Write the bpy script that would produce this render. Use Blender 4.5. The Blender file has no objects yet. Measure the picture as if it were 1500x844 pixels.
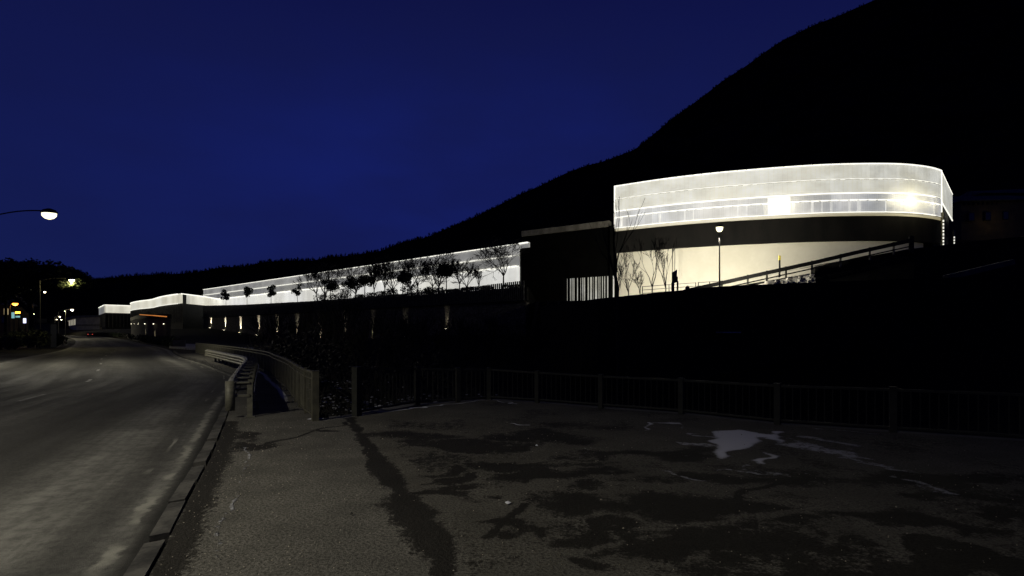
import bpy, math, random
import numpy as np
from mathutils import Vector, Matrix
R = math.radians
random.seed(7); rng = np.random.default_rng(7)
sc = bpy.context.scene
COL = sc.collection
# ------------------------------------------------------------------ camera model used for surveying positions
F, HZ, CX, CAMH = 800.0, 490.0, 750.0, 1.75
def at(x, y, Y): return Vector(((x-CX)/F*Y, Y, CAMH+(HZ-y)/F*Y))
def G(x, y): Y = F*CAMH/(y-HZ); return ((x-CX)/F*Y, Y)

# ------------------------------------------------------------------ mesh builder
class MB:
    def __init__(s): s.v=[]; s.f=[]; s.uv=[]
    def add(s, vs, fs, uvs=None):
        b=len(s.v); s.v+= [tuple(p) for p in vs]
        for i,f in enumerate(fs):
            s.f.append(tuple(b+k for k in f))
            s.uv.append(uvs[i] if uvs else [(vs[k][0],vs[k][2]) for k in f])
    def box(s, c, d, rz=0, top=1.0):
        hx,hy,hz=d[0]/2,d[1]/2,d[2]/2; ca,sa=math.cos(rz),math.sin(rz); vs=[]
        for z in(-hz,hz):
            k = top if z>0 else 1
            for x,y in((-hx,-hy),(hx,-hy),(hx,hy),(-hx,hy)):
                x*=k;y*=k; vs.append((c[0]+x*ca-y*sa,c[1]+x*sa+y*ca,c[2]+z))
        s.add(vs,[(0,3,2,1),(4,5,6,7),(0,1,5,4),(1,2,6,5),(2,3,7,6),(3,0,4,7)])
        return s
    def beam(s,p,q,w,h):
        p=Vector(p);q=Vector(q);d=(q-p).normalized()
        u=d.cross(Vector((0,0,1)))
        if u.length<1e-3:u=Vector((1,0,0))
        u.normalize();n=u.cross(d).normalized()
        vs=[]
        for o in(p,q):
            for a,b in((-1,-1),(1,-1),(1,1),(-1,1)): vs.append(o+u*a*w/2+n*b*h/2)
        s.add(vs,[(0,1,2,3),(7,6,5,4),(0,4,5,1),(1,5,6,2),(2,6,7,3),(3,7,4,0)]); return s
    def tube(s,p,q,r0,r1,n=8,cap=True):
        p=Vector(p);q=Vector(q);d=(q-p)
        if d.length<1e-6:return s
        d.normalize();a=Vector((0,0,1)) if abs(d.z)<.9 else Vector((1,0,0))
        u=d.cross(a).normalized();w=d.cross(u)
        vs=[];
        for o,r in((p,r0),(q,r1)):
            for i in range(n):
                t=2*math.pi*i/n; vs.append(o+u*math.cos(t)*r+w*math.sin(t)*r)
        fs=[(i,(i+1)%n,n+(i+1)%n,n+i) for i in range(n)]
        if cap: fs+=[tuple(range(n-1,-1,-1)),tuple(range(n,2*n))]
        s.add(vs,fs);return s
    def path(s,pts,r,n=6):
        for i in range(len(pts)-1): s.tube(pts[i],pts[i+1],r,r,n)
        return s
    def lathe(s,c,prof,n=16,sx=1,sy=1):
        vs=[];m=len(prof)
        for r,z in prof:
            for i in range(n):
                t=2*math.pi*i/n; vs.append((c[0]+r*math.cos(t)*sx,c[1]+r*math.sin(t)*sy,c[2]+z))
        fs=[(k*n+i,k*n+(i+1)%n,(k+1)*n+(i+1)%n,(k+1)*n+i) for k in range(m-1) for i in range(n)]
        fs+=[tuple(range(n-1,-1,-1)),tuple((m-1)*n+i for i in range(n))]
        s.add(vs,fs);return s
    def prism(s,poly,z0,z1):
        n=len(poly);ar=sum(poly[i][0]*poly[(i+1)%n][1]-poly[(i+1)%n][0]*poly[i][1] for i in range(n))
        if ar<0: poly=poly[::-1]
        vs=[(x,y,z0) for x,y in poly]+[(x,y,z1) for x,y in poly]
        s.add(vs,[tuple(range(n-1,-1,-1)),tuple(range(n,2*n))]+[(i,(i+1)%n,n+(i+1)%n,n+i) for i in range(n)]);return s
    def wall(s,pts,z0,z1,th,off=0.0):
        """solid wall following pts; outer face offset 'off' to the right-hand (viewer) side; UV = metres"""
        o=offset(pts,off); i_=offset(pts,off-th); L=[0]
        for k in range(1,len(pts)): L.append(L[-1]+math.dist(o[k],o[k-1]))
        za=z0 if hasattr(z0,'__len__') else [z0]*len(pts); zb=z1 if hasattr(z1,'__len__') else [z1]*len(pts)
        n=len(pts);vs=[]
        for k in range(n): vs+=[(*o[k],za[k]),(*o[k],zb[k]),(*i_[k],za[k]),(*i_[k],zb[k])]
        fs=[];uv=[]
        for k in range(n-1):
            a=4*k;b=a+4
            fs.append((a,b,b+1,a+1));uv.append([(L[k],za[k]),(L[k+1],za[k+1]),(L[k+1],zb[k+1]),(L[k],zb[k])])
            fs.append((b+2,a+2,a+3,b+3));uv.append([(L[k+1],za[k]),(L[k],za[k]),(L[k],zb[k]),(L[k+1],zb[k])])
            fs.append((a+1,b+1,b+3,a+3));uv.append([(L[k],0)]*4)
            fs.append((b,a,a+2,b+2));uv.append([(L[k],0)]*4)
        e=4*(n-1);fs+=[(0,1,3,2),(e+1,e,e+2,e+3)];uv+=[[(0,0)]*4]*2
        s.add(vs,fs,uv);return s
    def build(s,name,mat,parent=None,smooth=False):
        me=bpy.data.meshes.new(name);me.from_pydata([tuple(p) for p in s.v],[],s.f)
        ul=me.uv_layers.new(name='UVMap');fl=[c for u in s.uv for p in u for c in p]
        ul.data.foreach_set('uv',fl)
        if smooth: me.polygons.foreach_set('use_smooth',[True]*len(me.polygons))
        me.materials.append(mat);me.update()
        o=bpy.data.objects.new(name,me);COL.objects.link(o)
        if parent is not None:
            o.parent=parent
            if not s.__dict__.get('local'): o.matrix_parent_inverse=PM(parent).inverted()
        return o
def PM(o):
    m=Matrix.LocRotScale(o.location,o.rotation_euler,o.scale)
    if o.parent: m=PM(o.parent)@o.matrix_parent_inverse@m
    return m
def offset(pts,d):
    """offset 2D polyline to the right of its direction by d"""
    out=[];n=len(pts)
    for k in range(n):
        a=pts[max(k-1,0)];b=pts[min(k+1,n-1)];dx,dy=b[0]-a[0],b[1]-a[1];l=math.hypot(dx,dy) or 1
        out.append((pts[k][0]+dy/l*d,pts[k][1]-dx/l*d))
    return out
def resample(pts,step):
    out=[];acc=0
    for k in range(len(pts)-1):
        a=Vector(pts[k]);b=Vector(pts[k+1]);l=(b-a).length
        while acc<=l: out.append(tuple(a+(b-a)*(acc/l)));acc+=step
        acc-=l
    return out
def smoothline(pts,n=8):
    P=[Vector(p) for p in pts];P=[2*P[0]-P[1]]+P+[2*P[-1]-P[-2]];o=[]
    for i in range(1,len(P)-2):
        for k in range(n):
            t=k/n;a,b,c,d=P[i-1:i+3]
            o.append(tuple(.5*((2*b)+(c-a)*t+(2*a-5*b+4*c-d)*t*t+(3*b-a-3*c+d)*t**3)))
    o.append(tuple(P[-2]));return o
def empty(name,loc,label=None,cat=None,group=None,rz=0):
    o=bpy.data.objects.new(name,None);COL.objects.link(o);o.location=loc;o.rotation_euler=(0,0,rz);o.empty_display_size=.3
    return tag(o,label,cat,group)
def tag(o,label=None,cat=None,group=None,kind=None):
    if label:o['label']=label
    if cat:o['category']=cat
    if group:o['group']=group
    if kind:o['kind']=kind
    return o
def copy_tree(o,parent=None):
    c=o.copy();COL.objects.link(c)
    if parent is not None:
        c.parent=parent;c.matrix_parent_inverse=o.matrix_parent_inverse.copy()
    for ch in [x for x in list(bpy.data.objects) if x.parent==o and x.name in COL.objects]:
        copy_tree(ch,c)
    return c
def light(name,typ,loc,energy,color,parent=None,radius=.1,aim=None,spot=60,blend=.6,size=None):
    l=bpy.data.lights.new(name,typ);l.energy=energy;l.color=color
    if typ in('POINT','SPOT'): l.shadow_soft_size=radius
    if typ=='SPOT': l.spot_size=R(spot);l.spot_blend=blend
    if typ=='AREA': l.shape='RECTANGLE';l.size,l.size_y=size
    o=bpy.data.objects.new(name,l);COL.objects.link(o)
    if aim is not None: o.rotation_euler=(Vector(aim)-Vector(loc)).to_track_quat('-Z','Y').to_euler()
    o.location=loc
    if parent is not None:
        o.parent=parent;o.matrix_parent_inverse=PM(parent).inverted()
    return o

# ------------------------------------------------------------------ materials
class NT:
    def __init__(s,m): s.t=m.node_tree;s.n=s.t.nodes
    def new(s,ty,**kw):
        n=s.n.new(ty)
        for k,v in kw.items():
            if k.startswith('i_'):
                key=k[2:];key=int(key) if key.isdigit() else key.replace('_',' ')
                n.inputs[key].default_value=v
            else:setattr(n,k,v)
        return n
    def l(s,a,b): s.t.links.new(a,b)
    def math(s,op,a,b=None,c=None,clamp=False):
        n=s.new('ShaderNodeMath',operation=op,use_clamp=clamp)
        for i,x in enumerate((a,b,c)):
            if x is None:continue
            if isinstance(x,(int,float)): n.inputs[i].default_value=x
            else:s.l(x,n.inputs[i])
        return n.outputs[0]
    def noise(s,vec,scale,detail=4,rough=.55,dim='3D'):
        n=s.new('ShaderNodeTexNoise',noise_dimensions=dim,i_Scale=scale,i_Detail=detail,i_Roughness=rough)
        if vec is not None:s.l(vec,n.inputs['Vector'])
        return n.outputs['Fac']
    def ramp(s,fac,a,b,lo=0.0,hi=1.0):
        n=s.new('ShaderNodeMapRange',interpolation_type='SMOOTHSTEP');s.l(fac,n.inputs[0])
        n.inputs[1].default_value=a;n.inputs[2].default_value=b;n.inputs[3].default_value=lo;n.inputs[4].default_value=hi
        return n.outputs[0]
    def mix(s,fac,a,b,mode='MIX'):
        n=s.new('ShaderNodeMix',data_type='RGBA',blend_type=mode)
        if isinstance(fac,(int,float)):n.inputs[0].default_value=fac
        else:s.l(fac,n.inputs[0])
        for i,x in((6,a),(7,b)):
            if isinstance(x,tuple):n.inputs[i].default_value=(*x[:3],1)
            else:s.l(x,n.inputs[i])
        return n.outputs[2]
    def bump(s,h,strength,dist):
        n=s.new('ShaderNodeBump',i_Strength=strength,i_Distance=dist);s.l(h,n.inputs['Height']);return n.outputs[0]
MATS={}
def newmat(name):
    m=bpy.data.materials.new(name);m.use_nodes=True;t=NT(m);b=t.n['Principled BSDF'];MATS[name]=m;return m,t,b
def simple(name,c1,c2=None,scale=3.0,rough=.7,metal=0.0,bump=.15,stretch=(1,1,1),spec=.3,bd=.02):
    m,t,b=newmat(name);c2=c2 or tuple(x*.6 for x in c1)
    tc=t.new('ShaderNodeTexCoord');mp=t.new('ShaderNodeMapping');mp.inputs['Scale'].default_value=stretch
    t.l(tc.outputs['Object'],mp.inputs[0])
    f=t.noise(mp.outputs[0],scale,5);g=t.noise(mp.outputs[0],scale*9,3)
    mm=t.math('ADD',t.math('MULTIPLY',f,.75),t.math('MULTIPLY',g,.25))
    t.l(t.mix(t.ramp(mm,.35,.65),c1,c2),b.inputs['Base Color'])
    b.inputs['Roughness'].default_value=rough;b.inputs['Metallic'].default_value=metal;b.inputs['Specular IOR Level'].default_value=spec
    t.l(t.bump(mm,bump,bd),b.inputs['Normal']);return m
def emis(name,col,st,base=(.5,.5,.5)):
    m,t,b=newmat(name);b.inputs['Base Color'].default_value=(*base,1);b.inputs['Emission Color'].default_value=(*col,1)
    b.inputs['Emission Strength'].default_value=st
    tc=t.new('ShaderNodeTexCoord');f=t.noise(tc.outputs['Object'],2.0,3)
    t.l(t.ramp(f,.3,.7,.3,.5),b.inputs['Roughness']);return m
def panel(name,col,col2,st,seam=1.2,seamdark=.25,nscale=.25,nlo=.75,nhi=1.15,vs=.6,seamw=.03,fine=.08):
    """backlit translucent cladding: emission with panel joints, ribbing and uneven panels, in metres of the facade"""
    m,t,b=newmat(name)
    uv=t.new('ShaderNodeUVMap');sep=t.new('ShaderNodeSeparateXYZ');t.l(uv.outputs[0],sep.inputs[0])
    u=sep.outputs[0];v=sep.outputs[1]
    mp=t.new('ShaderNodeMapping');mp.inputs['Scale'].default_value=(1,vs,1);t.l(uv.outputs[0],mp.inputs[0])
    n1=t.noise(mp.outputs[0],nscale,4,.6)
    cell=t.math('FLOOR',t.math('DIVIDE',u,seam));wn=t.new('ShaderNodeTexWhiteNoise',noise_dimensions='1D');t.l(cell,wn.inputs['W'])
    fr=t.math('FRACT',t.math('DIVIDE',u,seam))
    ed=t.math('LESS_THAN',t.math('MINIMUM',fr,t.math('SUBTRACT',1.0,fr)),seamw/seam)
    ribs=t.math('SINE',t.math('MULTIPLY',u,2*math.pi/(seam/4)))
    k=t.ramp(n1,.3,.7,nlo,nhi)
    k=t.math('MULTIPLY',k,t.math('ADD',1-fine,t.math('MULTIPLY',wn.outputs[0],2*fine)))
    k=t.math('MULTIPLY',k,t.math('ADD',1.0,t.math('MULTIPLY',ribs,fine*.4)))
    k=t.math('MULTIPLY',k,t.math('SUBTRACT',1.0,t.math('MULTIPLY',ed,seamdark)))
    n2=t.noise(mp.outputs[0],nscale*.5,2)
    t.l(t.mix(t.ramp(n2,.35,.65),col,col2),b.inputs['Emission Color'])
    t.l(t.math('MULTIPLY',k,st),b.inputs['Emission Strength'])
    b.inputs['Base Color'].default_value=(.6,.6,.6,1);b.inputs['Roughness'].default_value=.4
    b.inputs['Transmission Weight'].default_value=0
    # diffuse transmission of light through the sheet
    tr=t.new('ShaderNodeBsdfTranslucent');tr.inputs[0].default_value=(.8,.78,.7,1);ms=t.new('ShaderNodeMixShader',i_0=.5)
    out=t.n['Material Output'];add=t.new('ShaderNodeAddShader');sc2=t.new('ShaderNodeMixShader',i_0=.45)
    t.l(b.outputs[0],sc2.inputs[1]);t.l(tr.outputs[0],sc2.inputs[2]);t.l(sc2.outputs[0],out.inputs[0])
    return m

M={}
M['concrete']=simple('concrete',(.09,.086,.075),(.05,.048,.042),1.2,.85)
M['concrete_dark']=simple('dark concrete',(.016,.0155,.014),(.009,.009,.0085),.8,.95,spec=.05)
M['dark_metal']=simple('dark metal cladding',(.018,.018,.017),(.011,.011,.0105),1.0,.7,0,spec=.1)
M['olive_metal']=simple('olive painted steel',(.07,.066,.042),(.04,.038,.026),6,.6,0,.1)
M['fence_dark']=simple('dark olive painted steel',(.022,.0225,.018),(.013,.0135,.011),6,.65,0,.1,spec=.15)
M['galv']=simple('galvanised steel',(.13,.125,.09),(.08,.077,.058),5,.55,.1,.12,(1,1,3))
M['pole']=simple('grey lamp steel',(.02,.02,.019),(.012,.012,.012),4,.5,.2)
M['bark']=simple('bark',(.014,.013,.011),(.007,.0065,.006),4,.95,0,.5,(1,1,.3))
M['bark_light']=simple('pale bark',(.028,.025,.02),(.014,.013,.011),5,.95,0,.4,(1,1,.3))
M['leaf']=simple('dark evergreen leaves',(.018,.026,.010),(.008,.012,.006),3,.7)
M['leaf_dry']=simple('dry winter leaves',(.016,.015,.010),(.008,.008,.005),3,.8)
M['snow']=simple('snow',(.6,.61,.63),(.4,.41,.43),2,.7,0,.4)
M['snow_dirty']=simple('grey snow crust',(.34,.34,.36),(.12,.12,.12),3,.8,0,.4)
M['rock']=simple('rock',(.38,.36,.33),(.12,.12,.11),1.2,.9,0,.6,bd=.1)
M['earth']=simple('winter earth and dead grass',(.012,.011,.008),(.006,.006,.005),.6,.95,0,.5,bd=.1)
M['forest']=simple('bare winter wood',(.018,.017,.017),(.009,.009,.009),.05,1,0,.2,spec=0)
M['black']=simple('black plastic',(.02,.02,.02),(.012,.012,.012),5,.5)
M['cream']=simple('cream render wall',(.66,.63,.53),(.60,.57,.47),.25,.9,0,.04)
M['grey_wall']=simple('dim render',(.05,.045,.035),(.03,.028,.022),.5,.9)
M['roof']=simple('slate roof with frost',(.10,.105,.12),(.04,.042,.05),1,.8)
M['brick']=simple('tan render',(.12,.09,.04),(.07,.055,.03),.6,.9)
M['car_dark']=simple('dark car paint',(.03,.03,.035),(.025,.025,.03),2,.25,.4,.02)
M['glass']=simple('dark glass',(.015,.017,.02),(.01,.011,.013),2,.08,0,.0,spec=.6)
M['rubber']=simple('rubber',(.02,.02,.02),None,5,.8)
WARM=(1.0,.86,.5); PALE=(1.0,.92,.68)
M['lamp_on']=emis('lamp glass lit warm',(1,.93,.6),2.2)
M['lamp_far']=emis('distant lamp glass lit',(1,.92,.6),9)
M['lamp_orange']=emis('orange lamp glass lit',(1,.33,.03),7)
M['lamp_white']=emis('white sign lit',(.72,.74,1),1.6)
M['lamp_red']=emis('red tail lamp lit',(1,.06,.02),.9)
M['lamp_cyan']=emis('cyan sign lit',(.35,.8,.85),.5)
M['orange_strip']=emis('orange light strip',(1,.33,.05),.5)
M['tube']=emis('white light strip',(1,.98,.86),1.25)
M['tube_dim']=emis('soft white light strip',(1,.98,.86),.95)
M['yellow_strip']=emis('yellow strip windows',(1,.85,.42),.22)
M['window_warm']=emis('warm lit window',(1,.75,.35),.35)
M['spot_glass']=emis('spot glass lit',(1,.92,.65),12)
M['pA']=panel('upper backlit panels',(1,.985,.86),(.96,.97,.92),.66,seam=.62,nlo=.74,nhi=1.12,seamdark=.22,seamw=.03,vs=1.2,nscale=.3,fine=.05)
M['pB']=panel('lower backlit panels',(.84,.89,1.0),(.97,.97,1),.48,seam=1.25,seamdark=-.25,nlo=.6,nhi=1.2,fine=.2)
M['pL1']=panel('long hall top row',(.95,.95,.92),(.9,.9,.9),.27,seam=1.5,nscale=.08,nlo=.6,nhi=1.35)
M['pL2']=panel('long hall middle row',(.9,.92,.95),(.95,.95,.9),.22,seam=1.5,nscale=.1,nlo=.5,nhi=1.3)
M['pL3']=panel('long hall bottom row',(1,.99,.93),(.97,.98,.98),.85,seam=1.5,nscale=.1,nlo=.8,nhi=1.1)
M['pC']=panel('far pavilion panels',(1,.96,.80),(1,.99,.9),.72,seam=1.4,nscale=.1,nlo=.75,nhi=1.2)
M['slot']=panel('lit room behind slats',(.98,.97,.82),(.95,.95,.9),.6,seam=1.0,nscale=.4,nlo=.5,nhi=1.1)

def road_mat():
    m,t,b=newmat('frosted asphalt road')
    uv=t.new('ShaderNodeUVMap');sep=t.new('ShaderNodeSeparateXYZ');t.l(uv.outputs[0],sep.inputs[0]);u=sep.outputs[0];v=sep.outputs[1]
    mp=t.new('ShaderNodeMapping');mp.inputs['Scale'].default_value=(1,.07,1);t.l(uv.outputs[0],mp.inputs[0])
    mq=t.new('ShaderNodeMapping');mq.inputs['Scale'].default_value=(5,.10,1);t.l(uv.outputs[0],mq.inputs[0]);lines=t.noise(mq.outputs[0],1.5,5,.65)
    tc=t.new('ShaderNodeTexCoord');ob=tc.outputs['Object']
    streak=t.noise(mp.outputs[0],1.6,5,.6);blot=t.noise(ob,.5,5,.6);fine=t.noise(ob,28,3,.7);grit=t.noise(ob,110,2,.6)
    wu=t.math('ADD',u,t.math('ADD',t.math('MULTIPLY',t.math('SUBTRACT',t.noise(mp.outputs[0],.5,3),.5),.8),t.math('MULTIPLY',t.math('SUBTRACT',streak,.5),.5)))
    rp=t.new('ShaderNodeValToRGB');t.l(t.math('DIVIDE',wu,10.6),rp.inputs[0]);cr=rp.color_ramp
    stops=[(0,.15),(.03,.75),(.05,.38),(.08,.35),(.10,.75),(.135,1.0),(.17,.5),(.215,.14),(.29,.06),(.35,.2),(.41,.45),(.46,.3),(.52,.06),(.61,.05),(.68,.45),(.74,.25),(.80,.06),(.87,.10),(.93,.5),(1,1.0)]
    cr.elements[0].color=(stops[0][1],)*3+(1,);cr.elements[1].color=(stops[-1][1],)*3+(1,)
    for p_,v_ in stops[1:-1]:cr.elements.new(p_).color=(v_,v_,v_,1)
    salt=t.math('MULTIPLY',rp.outputs[0],t.math('MULTIPLY',t.ramp(blot,.3,.65,.55,1.1),t.ramp(lines,.35,.65,.82,1.12)))
    salt=t.math('MULTIPLY',salt,t.ramp(t.noise(ob,7,5,.7),.35,.62,.6,1.1),clamp=True)
    # thin salt line that wanders beside the gutter
    wob=t.math('ADD',u,t.math('MULTIPLY',t.math('SUBTRACT',t.noise(mp.outputs[0],2.5,4),.5),.7))
    ln=t.ramp(t.math('ABSOLUTE',t.math('SUBTRACT',wob,.62)),.015,.05,1,0)
    ln=t.math('MULTIPLY',ln,t.ramp(t.noise(ob,.35,3),.5,.62))
    wob2=t.math('ADD',u,t.math('MULTIPLY',t.math('SUBTRACT',t.noise(ob,4.0,5,.7),.5),.30))
    ln2=t.math('MULTIPLY',t.ramp(t.math('ABSOLUTE',t.math('SUBTRACT',wob2,.34)),.02,.085,1,0),t.ramp(t.noise(ob,1.1,4),.38,.56))
    gut=t.ramp(u,.13,.33,1,0)
    c=t.mix(t.ramp(fine,.3,.7),(.012,.0118,.0105),(.030,.029,.026))
    c=t.mix(salt,c,(.13,.127,.113));c=t.mix(t.math('MULTIPLY',ln,.6),c,(.26,.255,.22))
    c=t.mix(t.math('MULTIPLY',t.ramp(grit,.62,.72),.35),c,(.12,.118,.10))
    c=t.mix(t.math('MULTIPLY',gut,.85),c,(.008,.008,.007));c=t.mix(t.math('MULTIPLY',ln2,.6),c,(.24,.235,.20))
    t.l(c,b.inputs['Base Color']);t.l(t.ramp(streak,.3,.7,.75,.92),b.inputs['Roughness']);b.inputs['Specular IOR Level'].default_value=.12
    t.l(t.bump(t.math('ADD',fine,grit),.5,.012),b.inputs['Normal']);return m
M['road']=road_mat()
def pave_mat():
    m,t,b=newmat('worn asphalt pavement with damp stains')
    tc=t.new('ShaderNodeTexCoord');ob=tc.outputs['Object']
    aw=t.new('ShaderNodeAttribute',attribute_name='wet_shade').outputs['Fac'];asn=t.new('ShaderNodeAttribute',attribute_name='snow').outputs['Fac']
    ar=t.new('ShaderNodeAttribute',attribute_name='rough').outputs['Fac']
    n1=t.noise(ob,1.1,6,.62);n2=t.noise(ob,9,5,.65);fine=t.noise(ob,35,3,.7)
    vo=t.new('ShaderNodeTexVoronoi',feature='F1',i_Scale=55);t.l(ob,vo.inputs['Vector'])
    wet_shade=t.math('ADD',aw,t.math('ADD',t.math('MULTIPLY',t.math('SUBTRACT',n1,.5),.9),t.math('ADD',t.math('MULTIPLY',t.math('SUBTRACT',n2,.5),1.1),t.math('MULTIPLY',t.math('SUBTRACT',fine,.5),.7))))
    wet_shade=t.ramp(wet_shade,.38,.66)
    base=t.mix(t.ramp(n1,.3,.7),(.085,.081,.070),(.145,.138,.118))
    base=t.mix(t.ramp(fine,.38,.66),base,(.045,.043,.036))
    # exposed aggregate in the rough area
    ag=t.math('MULTIPLY',t.ramp(vo.outputs['Distance'],.12,.3,1,0),t.math('MULTIPLY',ar,t.ramp(fine,.45,.6)))
    base=t.mix(t.math('MULTIPLY',ag,.6),base,(.30,.26,.16))
    base=t.mix(t.math('MULTIPLY',ar,.3),base,(.03,.028,.02))
    blk=t.ramp(t.noise(ob,6.0,5,.7),.69,.73);base=t.mix(t.math('MULTIPLY',blk,.8),base,(.010,.0095,.008))
    c=t.mix(t.math('MULTIPLY',wet_shade,.86),base,(.0095,.0085,.0065))
    sn=t.math('ADD',asn,t.math('ADD',t.math('MULTIPLY',t.math('SUBTRACT',n2,.5),.9),t.math('MULTIPLY',t.math('SUBTRACT',fine,.5),.5)))
    sn=t.math('MULTIPLY',t.ramp(sn,.46,.64),t.ramp(asn,.05,.12))
    c=t.mix(t.math('MULTIPLY',sn,t.ramp(asn,.4,1.0,.28,.92)),c,(.62,.63,.68))
    t.l(c,b.inputs['Base Color']);t.l(t.ramp(wet_shade,0,1,.9,.75),b.inputs['Roughness']);b.inputs['Specular IOR Level'].default_value=.06
    h=t.math('ADD',t.math('MULTIPLY',fine,1.0),t.math('MULTIPLY',sn,1.5));t.l(t.bump(h,.9,.015),b.inputs['Normal']);return m
M['pave']=pave_mat()
def ground_mat():
    m,t,b=newmat('dark winter ground with frost')
    tc=t.new('ShaderNodeTexCoord');ob=tc.outputs['Object']
    fr=t.new('ShaderNodeAttribute',attribute_name='frost').outputs['Fac']
    a=t.noise(ob,.35,6,.65);f=t.noise(ob,3,5,.7)
    c=t.mix(t.ramp(f,.3,.7),(.012,.011,.008),(.006,.0055,.0045))
    s=t.math('MULTIPLY',fr,t.ramp(t.math('ADD',t.math('MULTIPLY',a,.6),t.math('MULTIPLY',f,.4)),.42,.58))
    c=t.mix(t.math('MULTIPLY',s,.8),c,(.13,.13,.12))
    t.l(c,b.inputs['Base Color']);b.inputs['Roughness'].default_value=.95;b.inputs['Specular IOR Level'].default_value=.1
    t.l(t.bump(f,.6,.1),b.inputs['Normal']);return m
M['ground']=ground_mat()
def stone_mat():
    m,t,b=newmat('rubble stone wall')
    tc=t.new('ShaderNodeTexCoord');mp=t.new('ShaderNodeMapping');mp.inputs['Scale'].default_value=(.9,.9,2.2);t.l(tc.outputs['Object'],mp.inputs[0])
    vo=t.new('ShaderNodeTexVoronoi',feature='DISTANCE_TO_EDGE',i_Scale=1.6);t.l(mp.outputs[0],vo.inputs['Vector'])
    vc=t.new('ShaderNodeTexVoronoi',feature='F1',i_Scale=1.6);t.l(mp.outputs[0],vc.inputs['Vector'])
    j=t.ramp(vo.outputs['Distance'],.02,.09)
    sep=t.new('ShaderNodeSeparateColor');t.l(vc.outputs['Color'],sep.inputs[0])
    c=t.mix(sep.outputs[0],(.09,.08,.062),(.03,.027,.02));c=t.mix(j,(.006,.006,.005),c)
    t.l(c,b.inputs['Base Color']);b.inputs['Roughness'].default_value=.9;t.l(t.bump(j,.9,.12),b.inputs['Normal']);return m
M['stone']=stone_mat()

# ------------------------------------------------------------------ world: last blue of dusk
w=bpy.data.worlds.new('World');sc.world=w;w.use_nodes=True
t=NT(w);bg=t.n['Background']
tc=t.new('ShaderNodeTexCoord');sep=t.new('ShaderNodeSeparateXYZ');t.l(tc.outputs['Generated'],sep.inputs[0])
sky=t.new('ShaderNodeTexSky',sky_type='NISHITA',sun_disc=False,sun_elevation=R(1),sun_rotation=R(200),altitude=200)
mp=t.new('ShaderNodeMapping');mp.inputs['Scale'].default_value=(1,1,2.6);t.l(tc.outputs['Generated'],mp.inputs[0])
cl=t.noise(mp.outputs[0],2.3,4,.5)
el=t.ramp(sep.outputs[2],0.0,.62)
base=t.mix(el,(.0068,.0118,.072),(.0040,.0052,.050))
mid=t.ramp(t.math('ABSOLUTE',t.math('SUBTRACT',sep.outputs[2],.25)),0,.32,1,0)
side=t.ramp(t.math('ABSOLUTE',t.math('ADD',sep.outputs[0],.10)),0,.75,1,0)
base=t.mix(t.math('MULTIPLY',mid,t.math('ADD',.12,t.math('MULTIPLY',side,.85))),base,(.0066,.0125,.122))
base=t.mix(t.ramp(cl,.35,.68,.0,.55),base,(.0058,.0082,.055))
tint=t.mix(1.0,sky.outputs[0],(.0002,.0003,.002),'MULTIPLY')
base=t.mix(1.0,base,tint,'ADD')
base=t.mix(t.ramp(sep.outputs[2],.54,.72),base,(.0018,.0020,.0075))
t.l(base,bg.inputs[0]);bg.inputs[1].default_value=1.0

# ------------------------------------------------------------------ road geometry
KY=[-20,-9,-2,1,4.23,5.6,7.8,10.2,11.5,13.1,16.5,23.3,28,34.8,47,78,142,200,330,520]
KX=[7.2,2.6,-.3,-1.5,-2.85,-3.45,-4.4,-5.5,-6.1,-6.85,-8.4,-11.55,-14.7,-19.5,-28.5,-50,-100,-150,-262,-425]
FY=[11.1,12.85,17.4,21.4,24.2,28,34,42,50]
FX=[-4.0,-4.97,-7.2,-9.35,-10.8,-13.2,-17.3,-23,-29]
kerb=smoothline(list(zip(KX,KY)),10)
fline=smoothline(list(zip(FX,FY)),10)
ky=np.array([p[1] for p in kerb]);kx=np.array([p[0] for p in kerb])
def Xk(Y): return np.interp(Y,ky,kx)
fy=np.array([p[1] for p in fline]);fx=np.array([p[0] for p in fline])
def Xf(Y): return np.interp(Y,fy,fx)
def zr(Y): return -.10+max(0,Y-110)*.012
def strip(name,pts,u0,u1,nu,zf,mat,dz=0.0,kind='structure'):
    b=MB();L=[0];cols=[offset(pts,-(u0+(u1-u0)*k/nu)) for k in range(nu+1)]
    for k in range(1,len(pts)):L.append(L[-1]+math.dist(pts[k],pts[k-1]))
    vs=[];fs=[];uv=[]
    for i in range(len(pts)):
        for k in range(nu+1):
            p=cols[k][i];vs.append((p[0],p[1],zf(pts[i][1])+dz))
    U=[u0+(u1-u0)*k/nu for k in range(nu+1)];n=nu+1
    for i in range(len(pts)-1):
        for k in range(nu):
            fs.append((i*n+k,(i+1)*n+k,(i+1)*n+k+1,i*n+k+1));uv.append([(U[k],L[i]),(U[k],L[i+1]),(U[k+1],L[i+1]),(U[k+1],L[i])])
    b.add(vs,fs,uv);o=b.build(name,mat)
    if kind:tag(o,kind=kind)
    return o
strip('road',kerb,.10,10.6,12,zr,M['road'])
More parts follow.
